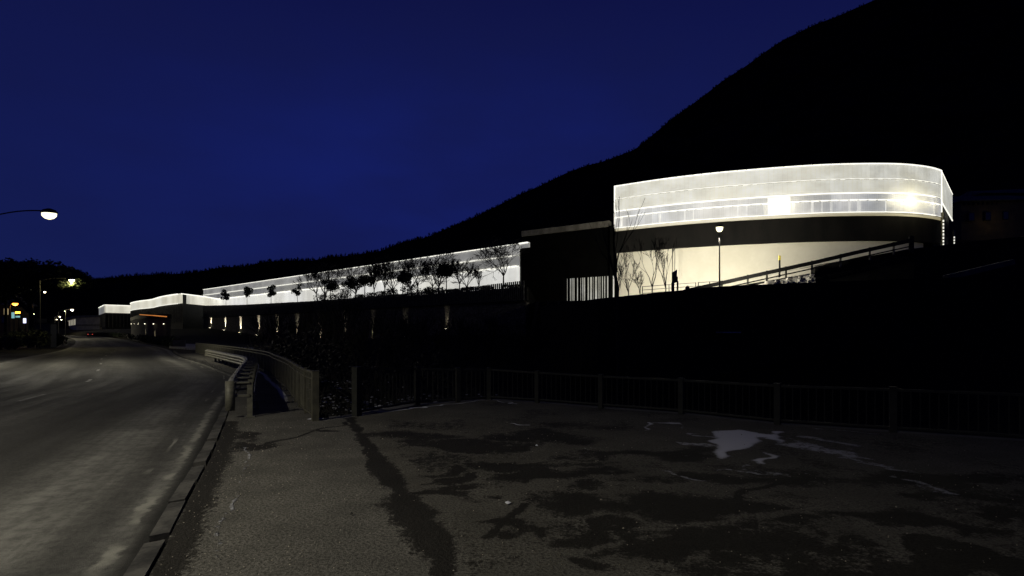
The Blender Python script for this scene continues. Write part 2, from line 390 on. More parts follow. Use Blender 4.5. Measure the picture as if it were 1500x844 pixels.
# painted markings (worn)
m,t,b=newmat('worn white road paint');tc=t.new('ShaderNodeTexCoord')
n=t.ramp(t.noise(tc.outputs['Object'],6,5,.7),.4,.6);t.l(t.mix(n,(.025,.025,.022),(.11,.108,.096)),b.inputs['Base Color']);b.inputs['Roughness'].default_value=.8
t.l(t.bump(n,.1,.005),b.inputs['Normal']);M['paint']=m
def sub(pts,y0,y1): return [p for p in pts if y0<=p[1]<=y1]
kf=resample(kerb,.5)
bb=MB()
def mark(y0,y1,u,wd):
    pts=sub(kf,y0,y1)
    if len(pts)<2:return
    a=offset(pts,-u);c=offset(pts,-(u+wd));z=[zr(p[1])+.004 for p in pts]
    vs=[(*a[i],z[i]) for i in range(len(pts))]+[(*c[i],z[i]) for i in range(len(pts))];n=len(pts)
    bb.add(vs,[(i,i+1,n+i+1,n+i) for i in range(n-1)])
mark(8,16,5.3,.12)
y=17.2
while y<120: mark(y,y+2.2,5.3,.12);y+=6.5
mark(40,330,.45,.15);mark(20,330,10.2,.15)
tag(bb.build('road_marking',M['paint']),kind='structure')
# kerb stones
kp=resample(sub(kerb,-12,60),.05);kb=MB()
i=0
while i<len(kp)-20:
    n=random.choice([17,19,20,21]);seg=kp[i:i+n:4]
    if len(seg)>1:
        dz=random.uniform(-.012,.008);of=random.uniform(-.008,.008)
        o=offset(seg,.07+of);q=offset(seg,-.08+of);N=len(seg)
        zt=[.02+dz]*N;vs=[(*o[k],-.3) for k in range(N)]+[(*o[k],zt[k]) for k in range(N)]+[(*q[k],zt[k]-.012) for k in range(N)]+[(q[k][0]*1.0,q[k][1],-.3) for k in range(N)]
        fs=[]
        for r in range(3):
            for k in range(N-1):fs.append((r*N+k,r*N+k+1,(r+1)*N+k+1,(r+1)*N+k))
        fs+=[(0,N,2*N,3*N),(N-1,4*N-1,3*N-1,2*N-1)]
        kb.add(vs,fs)
    i+=n
M['kerbstone']=simple('worn kerb stone',(.06,.057,.049),(.010,.0095,.008),2.2,.9,0,.6)
tag(kb.build('kerb',M['kerbstone']),kind='structure')

# ------------------------------------------------------------------ pavement sheets with damp stains and snow remains
ARM_L=[(-3.34,11.75),(-2.36,13.6),(-1.4,14.1),(-.62,14.6)]
ARM_R=[(-.62,14.6),(.65,14.0),(2.12,13.0),(3.72,12.0),(5.15,10.6),(6.8,9.75),(8.45,8.9),(10.2,8.0),(12,7.1)]
def vnoise(x,y,s,seed):
    r=np.random.default_rng(seed).random((256,256));x=x*s+50.3;y=y*s+70.7
    xi=np.floor(x).astype(int);yi=np.floor(y).astype(int);fx_=x-xi;fy_=y-yi;fx_=fx_*fx_*(3-2*fx_);fy_=fy_*fy_*(3-2*fy_)
    g=lambda a,b:r[a%256,b%256]
    return (g(xi,yi)*(1-fx_)+g(xi+1,yi)*fx_)*(1-fy_)+(g(xi,yi+1)*(1-fx_)+g(xi+1,yi+1)*fx_)*fy_
def segd(X,Y,a,b):
    ax,ay=a;bx,by=b;dx,dy=bx-ax,by-ay;l=dx*dx+dy*dy+1e-9;tt=np.clip(((X-ax)*dx+(Y-ay)*dy)/l,0,1)
    return np.hypot(X-ax-tt*dx,Y-ay-tt*dy),tt
WETLINE=[(512,612,5),(530,640,9),(546,665,15),(562,690,21),(583,715,25),(600,742,34),(622,768,44),(640,800,36),(648,844,22),(655,900,20)]
CRACKS=[((300,668),(380,654)),((380,654),(450,633)),((450,633),(520,617)),((700,790),(760,740)),((1000,760),(1180,700))]
WETBLOB=[(600,640,60,7),(690,652,95,9),(780,640,90,9),(640,690,60,4),(690,698,50,5),(760,680,120,9),(830,700,70,12),(700,712,60,6),(650,728,60,10),(880,735,80,18),(820,775,70,12),
 (960,745,120,20),(1040,705,130,10),(940,665,100,7),(1120,790,150,22),(1010,800,60,20),(1230,830,200,25),(1300,760,160,16),(1350,700,160,12),(1150,700,120,9),(880,830,50,20),(930,790,55,18),(370,650,60,6),(340,640,40,6),(1440,730,90,14),(1380,820,120,20),(460,632,50,2)]
SNOWP=[[(1042,640),(1072,629),(1150,635),(1150,650),(1137,655),(1128,642),(1095,655),(1065,668),(1045,676),(1038,660)],
 [(1097,673),(1125,664),(1142,668),(1122,681),(1105,680)],[(1150,640),(1185,650),(1280,668),(1288,674),(1230,668),(1160,655)]]
SNOWL=[((945,631),(956,619),.05,.8),((956,619),(1000,621),.05,.7),((1000,621),(1003,628),.05,.6),((742,619),(776,624),.05,.8),((846,670),(868,655),.02,.6),((560,603),(713,586),.05,.85),((713,586),(758,591),.05,.9),
 ((462,613),(520,608),.16,1.0),((905,591),(960,600),.06,.55),((960,602),(1130,618),.05,.5),((1130,622),(1290,636),.04,.55),((1180,655),(1300,660),.03,.5),((1040,690),(1230,690),.06,.42),((980,665),(1040,668),.06,.45),((1300,650),(1400,664),.06,.4),((1000,648),(1040,655),.14,.6),((1010,636),(1045,641),.12,.6),((1150,650),(1210,662),.2,.62),((1090,690),(1150,696),.12,.58),((1060,690),(1100,684),.1,.56),((1180,640),(1260,655),.16,.6),((1240,672),(1330,690),.14,.56),((1320,700),(1390,722),.14,.54),((985,690),(1030,705),.08,.56)]
def inpoly(X,Y,P):
    r=np.zeros(X.shape,bool);n=len(P)
    for i in range(n):
        x1,y1=P[i];x2,y2=P[(i+1)%n]
        c=((y1>Y)!=(y2>Y))&(X<(x2-x1)*(Y-y1)/((y2-y1)+1e-12)+x1);r^=c
    return r
def attrs(X,Y):
    wet_shade=np.zeros_like(X);sn=np.zeros_like(X)
    W=[(*G(x,y),.6*h*G(x,y)[1]/F) for x,y,h in WETLINE]
    wob=(vnoise(X,Y,3,3)-.5)*.25+(vnoise(X,Y,9,4)-.5)*.14
    for a,b in zip(W[:-1],W[1:]):
        d,tt=segd(X,Y,a[:2],b[:2]);h=a[2]*(1-tt)+b[2]*tt
        wet_shade=np.maximum(wet_shade,np.clip(1.15-(d+wob*.5)/(h+.03)*.6,0,1))
    X0,Y0=X,Y;X=X+(vnoise(X0,Y0,1.3,41)-.5)*1.3+(vnoise(X0,Y0,4,42)-.5)*.4;Y=Y+(vnoise(X0,Y0,1.6,43)-.5)*1.0+(vnoise(X0,Y0,4.5,44)-.5)*.35
    for cx,cy,rx,ry in WETBLOB:
        gx,gy=G(cx,cy);ax=rx*gy/F;ay=ry*F*CAMH/(cy-HZ)**2
        # blobs stretch along the line of sight skew like puddles
        k=np.sqrt(((X-gx-(Y-gy)*(cx-CX)/F)/ax)**2+((Y-gy)/ay)**2)
        wet_shade=np.maximum(wet_shade,np.clip(1.15-k*.65-wob*.6,0,.9))
    X,Y=X0,Y0
    for a,b in CRACKS:
        d,_=segd(X+(vnoise(X,Y,2.5,71)-.5)*.3,Y+(vnoise(X,Y,2.5,72)-.5)*.3,G(*a),G(*b));wet_shade=np.maximum(wet_shade,np.clip(1.2-d/.07,0,1))
    right=np.clip((X-G(560,700)[0]-(Y-G(560,700)[1])*-.3)*2,0,1)
    wet_shade=np.maximum(wet_shade,right*np.clip(vnoise(X,Y,.9,8)*.5+vnoise(X,Y,2.1,9)*.35-.02,0,1)*.85)
    for P in SNOWP:
        gp=[G(*p) for p in P];sw=.5+(vnoise(X,Y,2.5,61)-.5)*.25;wX=X+(vnoise(X,Y,3.5,62)-.5)*.3;wY=Y+(vnoise(X,Y,3.5,63)-.5)*.4
        ins=inpoly(wX,wY,gp);dm=np.full(X.shape,9.0)
        for i_ in range(len(gp)):dm=np.minimum(dm,segd(wX,wY,gp[i_],gp[(i_+1)%len(gp)])[0])
        sn=np.maximum(sn,np.clip(sw+np.where(ins,dm,-dm)/.22,0,1)*(.82 if P is not SNOWP[2] else .6))
    wx=X+(vnoise(X,Y,5,51)-.5)*.22;wy=Y+(vnoise(X,Y,5,52)-.5)*.3
    for a,b,wd,v in SNOWL:
        d,_=segd(wx,wy,G(*a),G(*b));sn=np.maximum(sn,v*np.clip(1.4-d/wd,0,1))
    # snow swept against the foot of the left railing
    d=Xf(Y)-X
    m_=(Y>12.2)&(Y<30)
    sn=np.where(m_,np.maximum(sn,np.clip(1.1-np.abs(d-.22)/(.12+.10*vnoise(X,Y,1.5,5)),0,1)*np.clip((Y-12)/4,.35,1)),sn)
    # salt line on the pavement just behind the kerb
    dk=X-Xk(Y)-.60+ (vnoise(X,Y,1.3,6)-.5)*.25+(vnoise(X,Y,7,66)-.5)*.10
    sn=np.maximum(sn,np.where((Y>2.5)&(Y<8.5),np.clip(.60-np.abs(dk)/.045*.3,0,.56)*(.78+.35*vnoise(X,Y,2.2,81)),0))
    wet_shade=np.maximum(wet_shade,np.clip(1.0-np.abs(X-Xk(Y)-.22)/.16*.5,0,1)*(Y<11))  # kerb's shade painted as a dark strip on the pavement side
    # walkway cobbled edge shadow-free; rough area to the right of the crack
    Wx=np.interp(-Y,[-p[1] for p in W],[p[0] for p in W])
    rough=np.clip((X-Wx)*4,0,1)
    return wet_shade,sn,rough
def sheet(name,rows,lb,rb,nx,xs_pow=1.0):
    R_=len(rows);Yg=np.repeat(np.array(rows)[:,None],nx,1)
    T=(np.linspace(0,1,nx)**xs_pow)[None,:]
    lo=np.array([lb(y) for y in rows])[:,None];hi=np.array([rb(y) for y in rows])[:,None]
    Xg=lo+(hi-lo)*T
    wet_shade,sn,rough=attrs(Xg,Yg)
    Zg=(vnoise(Xg,Yg,.7,11)-.5)*.012+(vnoise(Xg,Yg,4,12)-.5)*.004
    V=np.stack([Xg,Yg,Zg],-1).reshape(-1,3)
    me=bpy.data.meshes.new(name);idx=np.arange(R_*nx).reshape(R_,nx)
    Fq=np.stack([idx[:-1,:-1],idx[:-1,1:],idx[1:,1:],idx[1:,:-1]],-1).reshape(-1,4)
    me.from_pydata(V.tolist(),[],Fq.tolist())
    for nm,a in(('wet_shade',wet_shade),('snow',sn),('rough',rough)):
        at_=me.attributes.new(nm,'FLOAT','POINT');at_.data.foreach_set('value',a.reshape(-1).astype(np.float32))
    me.polygons.foreach_set('use_smooth',[True]*len(me.polygons));me.materials.append(M['pave']);me.update()
    o=bpy.data.objects.new(name,me);COL.objects.link(o);return tag(o,kind='structure')
def XR(Y):
    if Y>7.1:return float(np.interp(-Y,[-p[1] for p in ARM_R],[p[0] for p in ARM_R]))
    return 12+(7.1-Y)*2.0
rowsA=list(np.arange(-14,1.5,.8))+list(np.arange(1.5,11.45,.045))+[11.45]
sheet('pavement',rowsA,lambda y:float(Xk(y))+.10,XR,420,1.25)
XL=lambda Y:float(np.interp(Y,[11.0,11.75]+[p[1] for p in ARM_L[1:]],[-3.75,-3.34]+[p[0] for p in ARM_L[1:]]))
sheet('pavement',list(np.arange(11.45,14.58,.05)),XL,XR,180)
sheet('walkway',list(np.arange(11.45,50,.08)),lambda y:float(Xk(y))+.10,lambda y:float(Xf(y))+.12,30)
# retaining edge under pavement
eb=MB()
eb.wall([(-4.0+.15,11.42),(-3.5,11.5)]+ARM_L[0:],-4.6,-.012,.35,.0)
o=eb.build('platform_edge',M['concrete']);tag(o,kind='structure')
eb=MB();eb.wall(ARM_R+[(26,0)],-4.6,-.012,.35,.0)
eb.wall([(x+.14,y) for x,y in resample(fline,.5)],-4.6,-.012,.3,0)
tag(eb.build('platform_edge',M['concrete']),kind='structure')

# ------------------------------------------------------------------ terrain
WALLC=95.5
def wallpt(x): Y=WALLC/(1.129+(x-CX)/F);return ((x-CX)/F*Y,Y)
NX_,NY_=.663,.7486       # unit normal pointing away from camera
nx,ny=500,360
gx=np.linspace(-330,170,nx);gy=np.linspace(-60,300,ny);X,Y=np.meshgrid(gx,gy)
nz=(vnoise(X,Y,.08,21)-.5)*1.6+(vnoise(X,Y,.35,22)-.5)*.5
plateau=-.16+np.maximum(0,Y-110)*.012
Xe=np.where(Y<50,np.where(Y<11,-4.6,Xf(Y)-.1),np.interp(Y,[50,58,66,110],[-27,-26,-27,-40]))
dd=X-Xe
river=-3.9+nz*.6
t1=np.clip(dd/np.where(Y<50,2.2,6),0,1);t1=t1*t1*(3-2*t1)
h=plateau*(1-t1)+river*t1
wd=(WALLC-(X+1.129*Y))*.663                      # distance in front of stone wall
# foot position along wall
fpY=Y+wd*NY_
zb=np.interp(fpY,[60,84,96,112,118,122,130,143,165,200],[.5,1.8,1.6,.7,.5,-1.1,-.5,1.4,3.5,4.0])
t2=np.clip(1-(wd-2)/22,0,1);t2=t2*t2*(3-2*t2)
h=np.where(wd>0,np.where(h<zb,h*(1-t2)+zb*t2,h*(1-t2)+zb*t2),h)
terr=(wd<-1.3)&(fpY<171)&(fpY>82)
h=np.where(wd<=0,zb,h);h=np.where(terr,9.0,h)
# bank and yard below the drum-shaped hall on the right
front=np.interp(X,[2,8,47,60],[80,52,50,50])
yard=np.interp(Y,[50,88,140],[4.9,7.0,9])
inb=(X>3)&(Y>front+.6)
tb=np.clip((Y-(front-6))/6,0,1)
h=np.where((X>1)&(Y<=front+.6),np.maximum(h,river+0*tb),h)
h=np.where(inb,yard,h)
# upper road plateau to the right
up=(Y>66)&(X>66-.0*Y)
h=np.where(up,np.maximum(h,14.6+np.clip(Y-95,0,60)*.28),h)
# road corridor always on the plateau
road=(X<Xk(Y)+2.0)&(wd>14)
h=np.where(road&(Y>11),plateau,h)
h=np.where((Y>235),np.maximum(h,2+ (Y-235)*.05),h)
frost=np.clip((Xk(Y)-9-X)/3,0,1)*.9*np.clip((60-Y)/20,0,1)+np.where((X>-30)&(Y>60)&(wd<20),.08,0)
V=np.stack([X,Y,h+np.where(dd>0,0,0)],-1).reshape(-1,3)
idx=np.arange(nx*ny).reshape(ny,nx);Fq=np.stack([idx[:-1,:-1],idx[:-1,1:],idx[1:,1:],idx[1:,:-1]],-1).reshape(-1,4)
me=bpy.data.meshes.new('terrain');me.from_pydata(V.tolist(),[],Fq.tolist())
a=me.attributes.new('frost','FLOAT','POINT');a.data.foreach_set('value',frost.reshape(-1).astype(np.float32))
me.materials.append(M['ground']);me.polygons.foreach_set('use_smooth',[True]*len(me.polygons));me.update()
o=bpy.data.objects.new('terrain',me);COL.objects.link(o);tag(o,kind='structure')
def HT(x,y):
    i=int(np.clip(round((x+330)/500*(nx-1)),0,nx-1));j=int(np.clip(round((y+60)/360*(ny-1)),0,ny-1));return float(h[j,i])
g=MB();g.add([(-4000,-4000,-5.5),(4000,-4000,-5.5),(4000,4000,-5.5),(-4000,4000,-5.5)],[(0,1,2,3)])
tag(g.build('ground',M['earth']),kind='structure')
# snow lying on the far side lot
sp=[G(248,508.5),G(275,510.5),G(300,511.5),G(335,512.5),G(372,513.5),G(372,510),G(340,508),G(300,505),G(262,503.2),G(250,503.2)]
b=MB();b.prism(sp,-.3,.02);tag(b.build('snow_bank',M['snow_dirty']),kind='stuff')
COL.objects['snow_bank']['label']='thin sheet of bluish snow lying beside the far bend of the road';COL.objects['snow_bank']['category']='snow'

# mountain: lofted ridge with depth
RID=[(-900,400),(-400,408),(0,405),(60,404),(115,402),(150,398),(200,396),(240,393),(280,390),(330,383),(380,376),(440,373),(500,368),(560,357),(610,342),(660,325),(720,297),(780,268),(830,245),(880,228),(930,210),(985,165),(1040,125),(1085,92),(1150,48),(1210,20),(1260,0),(1330,-30),(1420,-75),(1520,-120),(1700,-180),(2000,-240),(2500,-250)]
rx_=np.array([p[0] for p in RID],float);ry_=np.array([p[1] for p in RID],float)
cols=np.arange(-900,2500,8.0);nr=60
ridY=np.interp(cols,[-900,0,500,900,1260,2500],[380,340,360,480,620,700])
footY=np.interp(cols,[-900,0,300,700,900,1300,2500],[300,290,262,170,130,126,126])
footZ=np.interp(cols,[0,300,760,900,1400,2500],[4,4,9,9,22,30])
py=np.interp(cols,rx_,ry_)+ (vnoise(cols,cols*0,.03,31)-.5)*5+9
ridZ=CAMH+(HZ-py)/F*ridY
MV=[];prof=lambda t:t**1.0*(.75+.25*t)
for r in range(nr+12):
    if r<=nr:
        t_=r/nr;yy=footY+(ridY-footY)*t_;zz=footZ-4+(ridZ-footZ+4)*prof(t_)
        xx=(cols-CX)/F*(yy)
        k=math.sin(math.pi*min(t_,1))
        nn=(vnoise(xx,yy,.012,32)-.5)*40*k*np.clip(ridZ/250,.05,1)+(vnoise(xx,yy,.05,33)-.5)*8*k*np.clip(ridZ/250,.1,1)
        # gullies stay below the line of sight to the ridge
        zz=zz+np.minimum(nn,0)*1.0
    else:
        t_=(r-nr)/12;yy=ridY+t_*500;zz=ridZ*(1-t_)-20*t_;xx=(cols-CX)/F*yy
    MV.append(np.stack([xx,yy,zz],-1))
MV=np.array(MV);A_,B_=MV.shape[:2];idx=np.arange(A_*B_).reshape(A_,B_)
Fq=np.stack([idx[:-1,:-1],idx[:-1,1:],idx[1:,1:],idx[1:,:-1]],-1).reshape(-1,4)
me=bpy.data.meshes.new('hills');me.from_pydata(MV.reshape(-1,3).tolist(),[],Fq.tolist());me.materials.append(M['forest'])
me.polygons.foreach_set('use_smooth',[True]*len(me.polygons));me.update();o=bpy.data.objects.new('hills',me);COL.objects.link(o);tag(o,kind='structure')
# woodland on the slopes, denser by the crest
fb=MB()
for k in range(9000):
    c=random.uniform(20,len(cols)-140);ci=int(c)
    t_=1-abs(random.gauss(0,.05)) if k<6500 else random.random()
    if k<6500: t_=min(.999,t_)
    rr=t_*nr;r0=min(int(rr),nr-1);p=MV[r0,ci]*(1-(rr-r0))+MV[r0+1,ci]*(rr-r0)
    q=MV[r0,ci+1]*(1-(rr-r0))+MV[r0+1,ci+1]*(rr-r0);p=p+(q-p)*(c-ci)
    hgt=p[1]*.0068*random.uniform(.3,1.1)*(1 if p[1]<420 else .7);wd_=hgt*random.uniform(.35,.7);vs=[];fs=[]
    for j in range(11):
        an=random.uniform(0,6.28);up_=random.uniform(.35,1);rr_=wd_*random.uniform(.5,1)*math.sin(min(1,up_*1.1)*2.6+.2)
        x0,y0,z0=p[0]+random.uniform(-.15,.15)*wd_,p[1],p[2]+hgt*random.uniform(0,.35)
        tip=(p[0]+math.cos(an)*rr_,p[1]+math.sin(an)*rr_,p[2]+hgt*up_);s_=hgt*.055;B=len(vs)
        vs+=[(x0-s_,y0,z0),(x0+s_,y0,z0),(tip[0]+s_*.6,tip[1],tip[2]*1.0),(tip[0]-s_*.6,tip[1]+s_,tip[2])];fs.append((B,B+1,B+2,B+3))
    fb.add(vs,fs)
o=fb.build('woodland',M['forest']);tag(o,'bare winter woodland covering the mountain slope and its crest','woodland',kind='stuff')

# ------------------------------------------------------------------ trees
def limb(b,p,d,L,r,lvl,maxl,nch,spread,upb,rs,wig=.18,sides=4,rmin=.012):
    seg=3 if lvl<2 else 2;q=Vector(p);d=Vector(d).normalized();pts=[q.copy()];
    for s_ in range(seg):
        d=(d+Vector((rs.gauss(0,wig),rs.gauss(0,wig),rs.gauss(0,wig)*.6+upb*.12))).normalized()
        n=q+d*(L/seg);ra=r*(1-.35*s_/seg);rb_=r*(1-.35*(s_+1)/seg)
        b.tube(q,n,max(ra,rmin),max(rb_,rmin),sides if lvl<2 else 3,cap=False);q=n;pts.append((q.copy(),d.copy(),rb_))
    if lvl>=maxl:return
    for c in range(nch+(1 if rs.random()<.4 else 0)):
        k=seg if c==0 else rs.randint(1,seg);pp,dd_,rr=pts[k]
        an=rs.uniform(0,6.28);perp=dd_.orthogonal().normalized();perp.rotate(Matrix.Rotation(an,3,dd_))
        sp_=spread*rs.uniform(.6,1.25)*(.5 if c==0 else 1)
        nd=(dd_*math.cos(sp_)+perp*math.sin(sp_));nd.z+=upb*.25
        limb(b,pp,nd,L*rs.uniform(.6,.82),rr*.68,lvl+1,maxl,nch,spread,upb,rs,wig,sides,rmin)
def bare_tree(loc,H,label,levels=5,nch=3,spread=.55,upb=.5,seed=0,r=None,rmin=.012,name='bare_tree',mat='bark',trunkf=.28,lean=(0,0),group=None,grown=True):
    rs=random.Random(seed);root=empty(name,loc,label,'tree',group);r=r or H*.02;x,y,z=loc
    tb_=MB();p=Vector(loc);d=Vector((lean[0],lean[1],1)).normalized();L=H*trunkf;q=p.copy();q.z-=.2
    for s_ in range(4):
        n=q+(d+Vector((rs.gauss(0,.05),rs.gauss(0,.05),0))).normalized()*(L/4);tb_.tube(q,n,r*(1-.08*s_),r*(1-.08*(s_+1)),7);q=n
    tb_.build('trunk',M[mat],root)
    cb=MB()
    for c in range(nch+1):
        an=6.28*c/(nch+1)+rs.uniform(-.4,.4);sp_=spread*rs.uniform(.55,1.1)
        if c==0:sp_*=.3
        limb(cb,q,(math.cos(an)*math.sin(sp_)+lean[0],math.sin(an)*math.sin(sp_)+lean[1],math.cos(sp_)),H*(1-trunkf)*.36,r*.62,1,levels,nch,spread,upb,rs,rmin=rmin)
    cb.build('crown',M[mat],root);return root
def leaves(b,c,rad,n,sz,rs,hollow=.3):
    for _ in range(n):
        v=Vector((rs.gauss(0,1),rs.gauss(0,1),rs.gauss(0,1)));v.normalize();v*=rs.uniform(hollow,1)**.6
        p=Vector(c)+Vector((v.x*rad[0],v.y*rad[1],v.z*rad[2]));a=Vector((rs.gauss(0,1),rs.gauss(0,1),rs.gauss(0,1))).normalized();e=a.orthogonal().normalized();s_=sz*rs.uniform(.5,1.3)
        b.add([p-a*s_*.5,p+e*s_*.28,p+a*s_*.5,p-e*s_*.28],[(0,1,2,3)])
def leafy_tree(loc,H,cw,label,seed,crownh=.6,clumps=9,n=120,sz=.3,name='small_tree',group=None,mat='leaf',flat=1.0,r=.08,mx=0):
    rs=random.Random(seed);root=empty(name,loc,label,'tree',group);x,y,z=loc
    tb_=MB();top=Vector((x+rs.uniform(-.1,.1),y,z+H*(1-crownh*.6)));tb_.tube((x,y,z-.3),top,r,r*.7,7)
    cb=MB()
    cc=Vector((x,y,z+H*(1-crownh/2)))
    for k in range(clumps):
        an=rs.uniform(0,6.28);rr=rs.uniform(.15,.62)*cw/2*1.1;zz=rs.uniform(-.33,.33)*H*crownh*flat
        c=cc+Vector((math.cos(an)*rr,math.sin(an)*rr,zz));tb_.tube(top-Vector((0,0,H*.1)),c,r*.45,.02,4)
        s_=cw*rs.uniform(.16,.26);leaves(cb,c,(s_,s_,s_*.8),n,sz,rs)
    tb_.build('trunk',M['bark'],root);cb.build('crown',M[mat],root);return root
def bpt(n): # point on terrace n metres in front of the long hall at photo column x
    def f(x): c=113.6-n/.663;Y=c/(1.129+(x-CX)/F);return ((x-CX)/F*Y,Y)
    return f
tp=bpt(9.5)
for i,(x,top,wpx,lab) in enumerate([(331,420,14,'small round-headed tree, leftmost in the row before the long lit hall'),(362,418.5,17,'small round-headed tree, second from the left before the long lit hall'),(397,416,19,'dense round-headed tree, third from the left before the long lit hall'),(436,414,20,'sparse round-headed tree, fourth in the row before the long lit hall')]):
    X_,Y_=tp(x);H=CAMH+(HZ-top)/F*Y_-9.0;leafy_tree((X_,Y_,9),H,wpx*Y_/F,lab,40+i,.62,10,90 if i<3 else 45,.42,group='row of small trees on the terrace',name='round_tree',r=.07)
tp2=bpt(10.5)
for i,(x,top,wpx,n,lab) in enumerate([(484,407,28,120,'round evergreen tree beside a leaning bare tree on the terrace'),(513,404,30,130,'broad evergreen, left of the dark clump in the middle of the terrace'),(534,400,32,140,'broad evergreen, right of the dark clump in the middle of the terrace'),(590,396,30,150,'round evergreen among bare branches, just right of the centre gap'),(654,386,34,150,'tall round evergreen, the rightmost leafy tree on the terrace')]):
    X_,Y_=tp2(x);H=CAMH+(HZ-top)/F*Y_-9.0;leafy_tree((X_,Y_,9),H,wpx*Y_/F,lab,60+i,.55,11,n,.4,name='evergreen_tree',r=.1,group='leafy trees before the long hall')
tp3=bpt(11)
for i,(x,top,lab,sp_,ln) in enumerate([(466,397,'thin bare tree leaning left before the long lit hall',.5,(-.18,0)),(548,392,'bare tree right of the dark evergreen clump',.5,(0,0)),(563,388,'slim bare tree left of the middle evergreen',.45,(.05,0)),(612,386,'bare branching tree between two round evergreens',.6,(0,0)),(632,390,'forked bare tree left of the tall evergreen',.6,(.12,0)),(672,384,'bare tree right of the tall evergreen',.55,(.1,0)),(737,360,'large bare spreading tree near the right end of the long hall',.75,(0,0))]):
    X_,Y_=tp3(x);H=(CAMH+(HZ-top)/F*Y_-9.0)*1.02;bare_tree((X_,Y_,9),H*(1.22 if i<6 else 1.28),lab,5,3,sp_,.45 if i<6 else .2,100+i,H*.022,rmin=.028,lean=ln,group='bare trees before the long hall',trunkf=.25)
for i,(x,top,sp_) in enumerate([(476,402,.6),(521,396,.7),(576,394,.7),(576,394,.7),(576,394,.7),(603,392,.8),(643,382,.8),(643,382,.8),(643,382,.8),(684,394,.5),(702,400,.4)]):
    if i in(3,4,7,8):continue
    X_,Y_=bpt(12.2)(x);H=(CAMH+(HZ-top+5)/F*Y_-9.0)*1.3
    bare_tree((X_,Y_,9),H,['bare tree standing amid the evergreens left of the middle gap','bare many-stemmed tree between the middle and tall evergreens','slim bare sapling right of the tall evergreen'][0 if i<5 else 1 if i<9 else 2],4 if i>8 else 5,3,sp_,.3,150+i,H*.02,rmin=.028,group='bare trees in the terrace thicket %d'%(0 if i<5 else 1 if i<9 else 2),trunkf=.15)
# shrubs along the terrace edge
for i,x in enumerate([468,492,505,524,545,560,576,600,622,640,664,690,712,748]):
    X_,Y_=bpt(11.2)(x);rs=random.Random(300+i);b=MB();hh=rs.uniform(1.0,2.6) if x<660 else rs.uniform(.3,.8)
    for _ in range(4):leaves(b,(X_+rs.uniform(-1,1),Y_+rs.uniform(-.4,.4),9+hh*.55),(1.1,.6,hh*.55),90,.35,rs)
    o=b.build('shrub',M['leaf']);tag(o,'low dark shrub along the top of the terrace wall before the long hall','shrub','shrubs along the terrace wall')

# ------------------------------------------------------------------ street lamps along the far side of the road
def lamp(head,armlen=2.4,armdir=(-.85,-.52),r=.35,glass='lamp_on',label='',power=0,color=WARM,base=0,name='street_lamp',group='street lamps along the road',arm=True,sc_=1.0,cone=0,tilt=False):
    hx,hy,hz=head;px,py_=hx+armdir[0]*armlen,hy+armdir[1]*armlen
    root=empty(name,(px,py_,base),label,'street lamp',group)
    b=MB();b.lathe((px,py_,base),[(.16,0),(.16,.05),(.11,.08),(.10,1.0),(.085,1.05),(.055,hz-base-.25)],12);b.build('pole',M['pole'],root)
    if arm and armlen>.1:
        b=MB();a=Vector((px,py_,hz-.28));e=Vector((hx-armdir[0]*.0,hy,hz+.16*sc_));pts=[a+(e-a)*k/8+Vector((0,0,.35*math.sin(math.pi*k/8)*.5)) for k in range(9)];b.path(pts,.04,8);b.build('arm',M['pole'],root)
    b=MB();b.lathe((hx,hy,hz+.02),[(r*.98,0),(r*1.02,.06),(r*.75,.20),(r*.25,.28)],18,1.0,.75);b.build('lamp_head',M['pole'],root,True)
    b=MB();b.lathe((hx,hy,hz-r*.75),[(r*.15,0),(r*.55,r*.14),(r*.85,r*.45),(r*.88,r*.75+.012)],18,1.0,.75);b.build('lamp_glass',M[glass],root,True)
    if not arm: 
        b=MB();b.lathe((hx,hy,hz-.2),[(.05,-.30),(.19,-.26),(.29,-.13),(.33,0),(.29,.13),(.19,.24),(.05,.28)],18);b.build('lamp_globe',M[glass],root,True)
    if power: light('lamp_light','SPOT' if cone or tilt else 'POINT',(hx,hy,hz-r*.75-.15-(0 if arm else .7)),power,color,root,.18,aim=(hx+9,hy+20,hz-6) if tilt else (hx+.15*hz*.3,hy+.2,0) if cone else None,spot=160 if tilt else cone or 60,blend=.75)
    return root
h0=at(72,313,32.8)
lamp(h0,3.6,(-1,-.05),.46,'lamp_on','nearest street lamp, glowing over the left edge of the road before blue sky',4800,(1,.94,.76),-.15,cone=165)
lamp((-12.0,-1.0,9.0),2.0,(-.9,-.3),.33,'lamp_on','street lamp beside the camera, out of frame to the left, lighting the pavement',10500,(1,.94,.79),-.15,cone=146)
h1=at(105,410,72.5);lamp(h1,3.2,(-.8,-.6),.38,'lamp_far','street lamp tucked against the tip of the big pine crown',1200,(1,.85,.35),-.15)
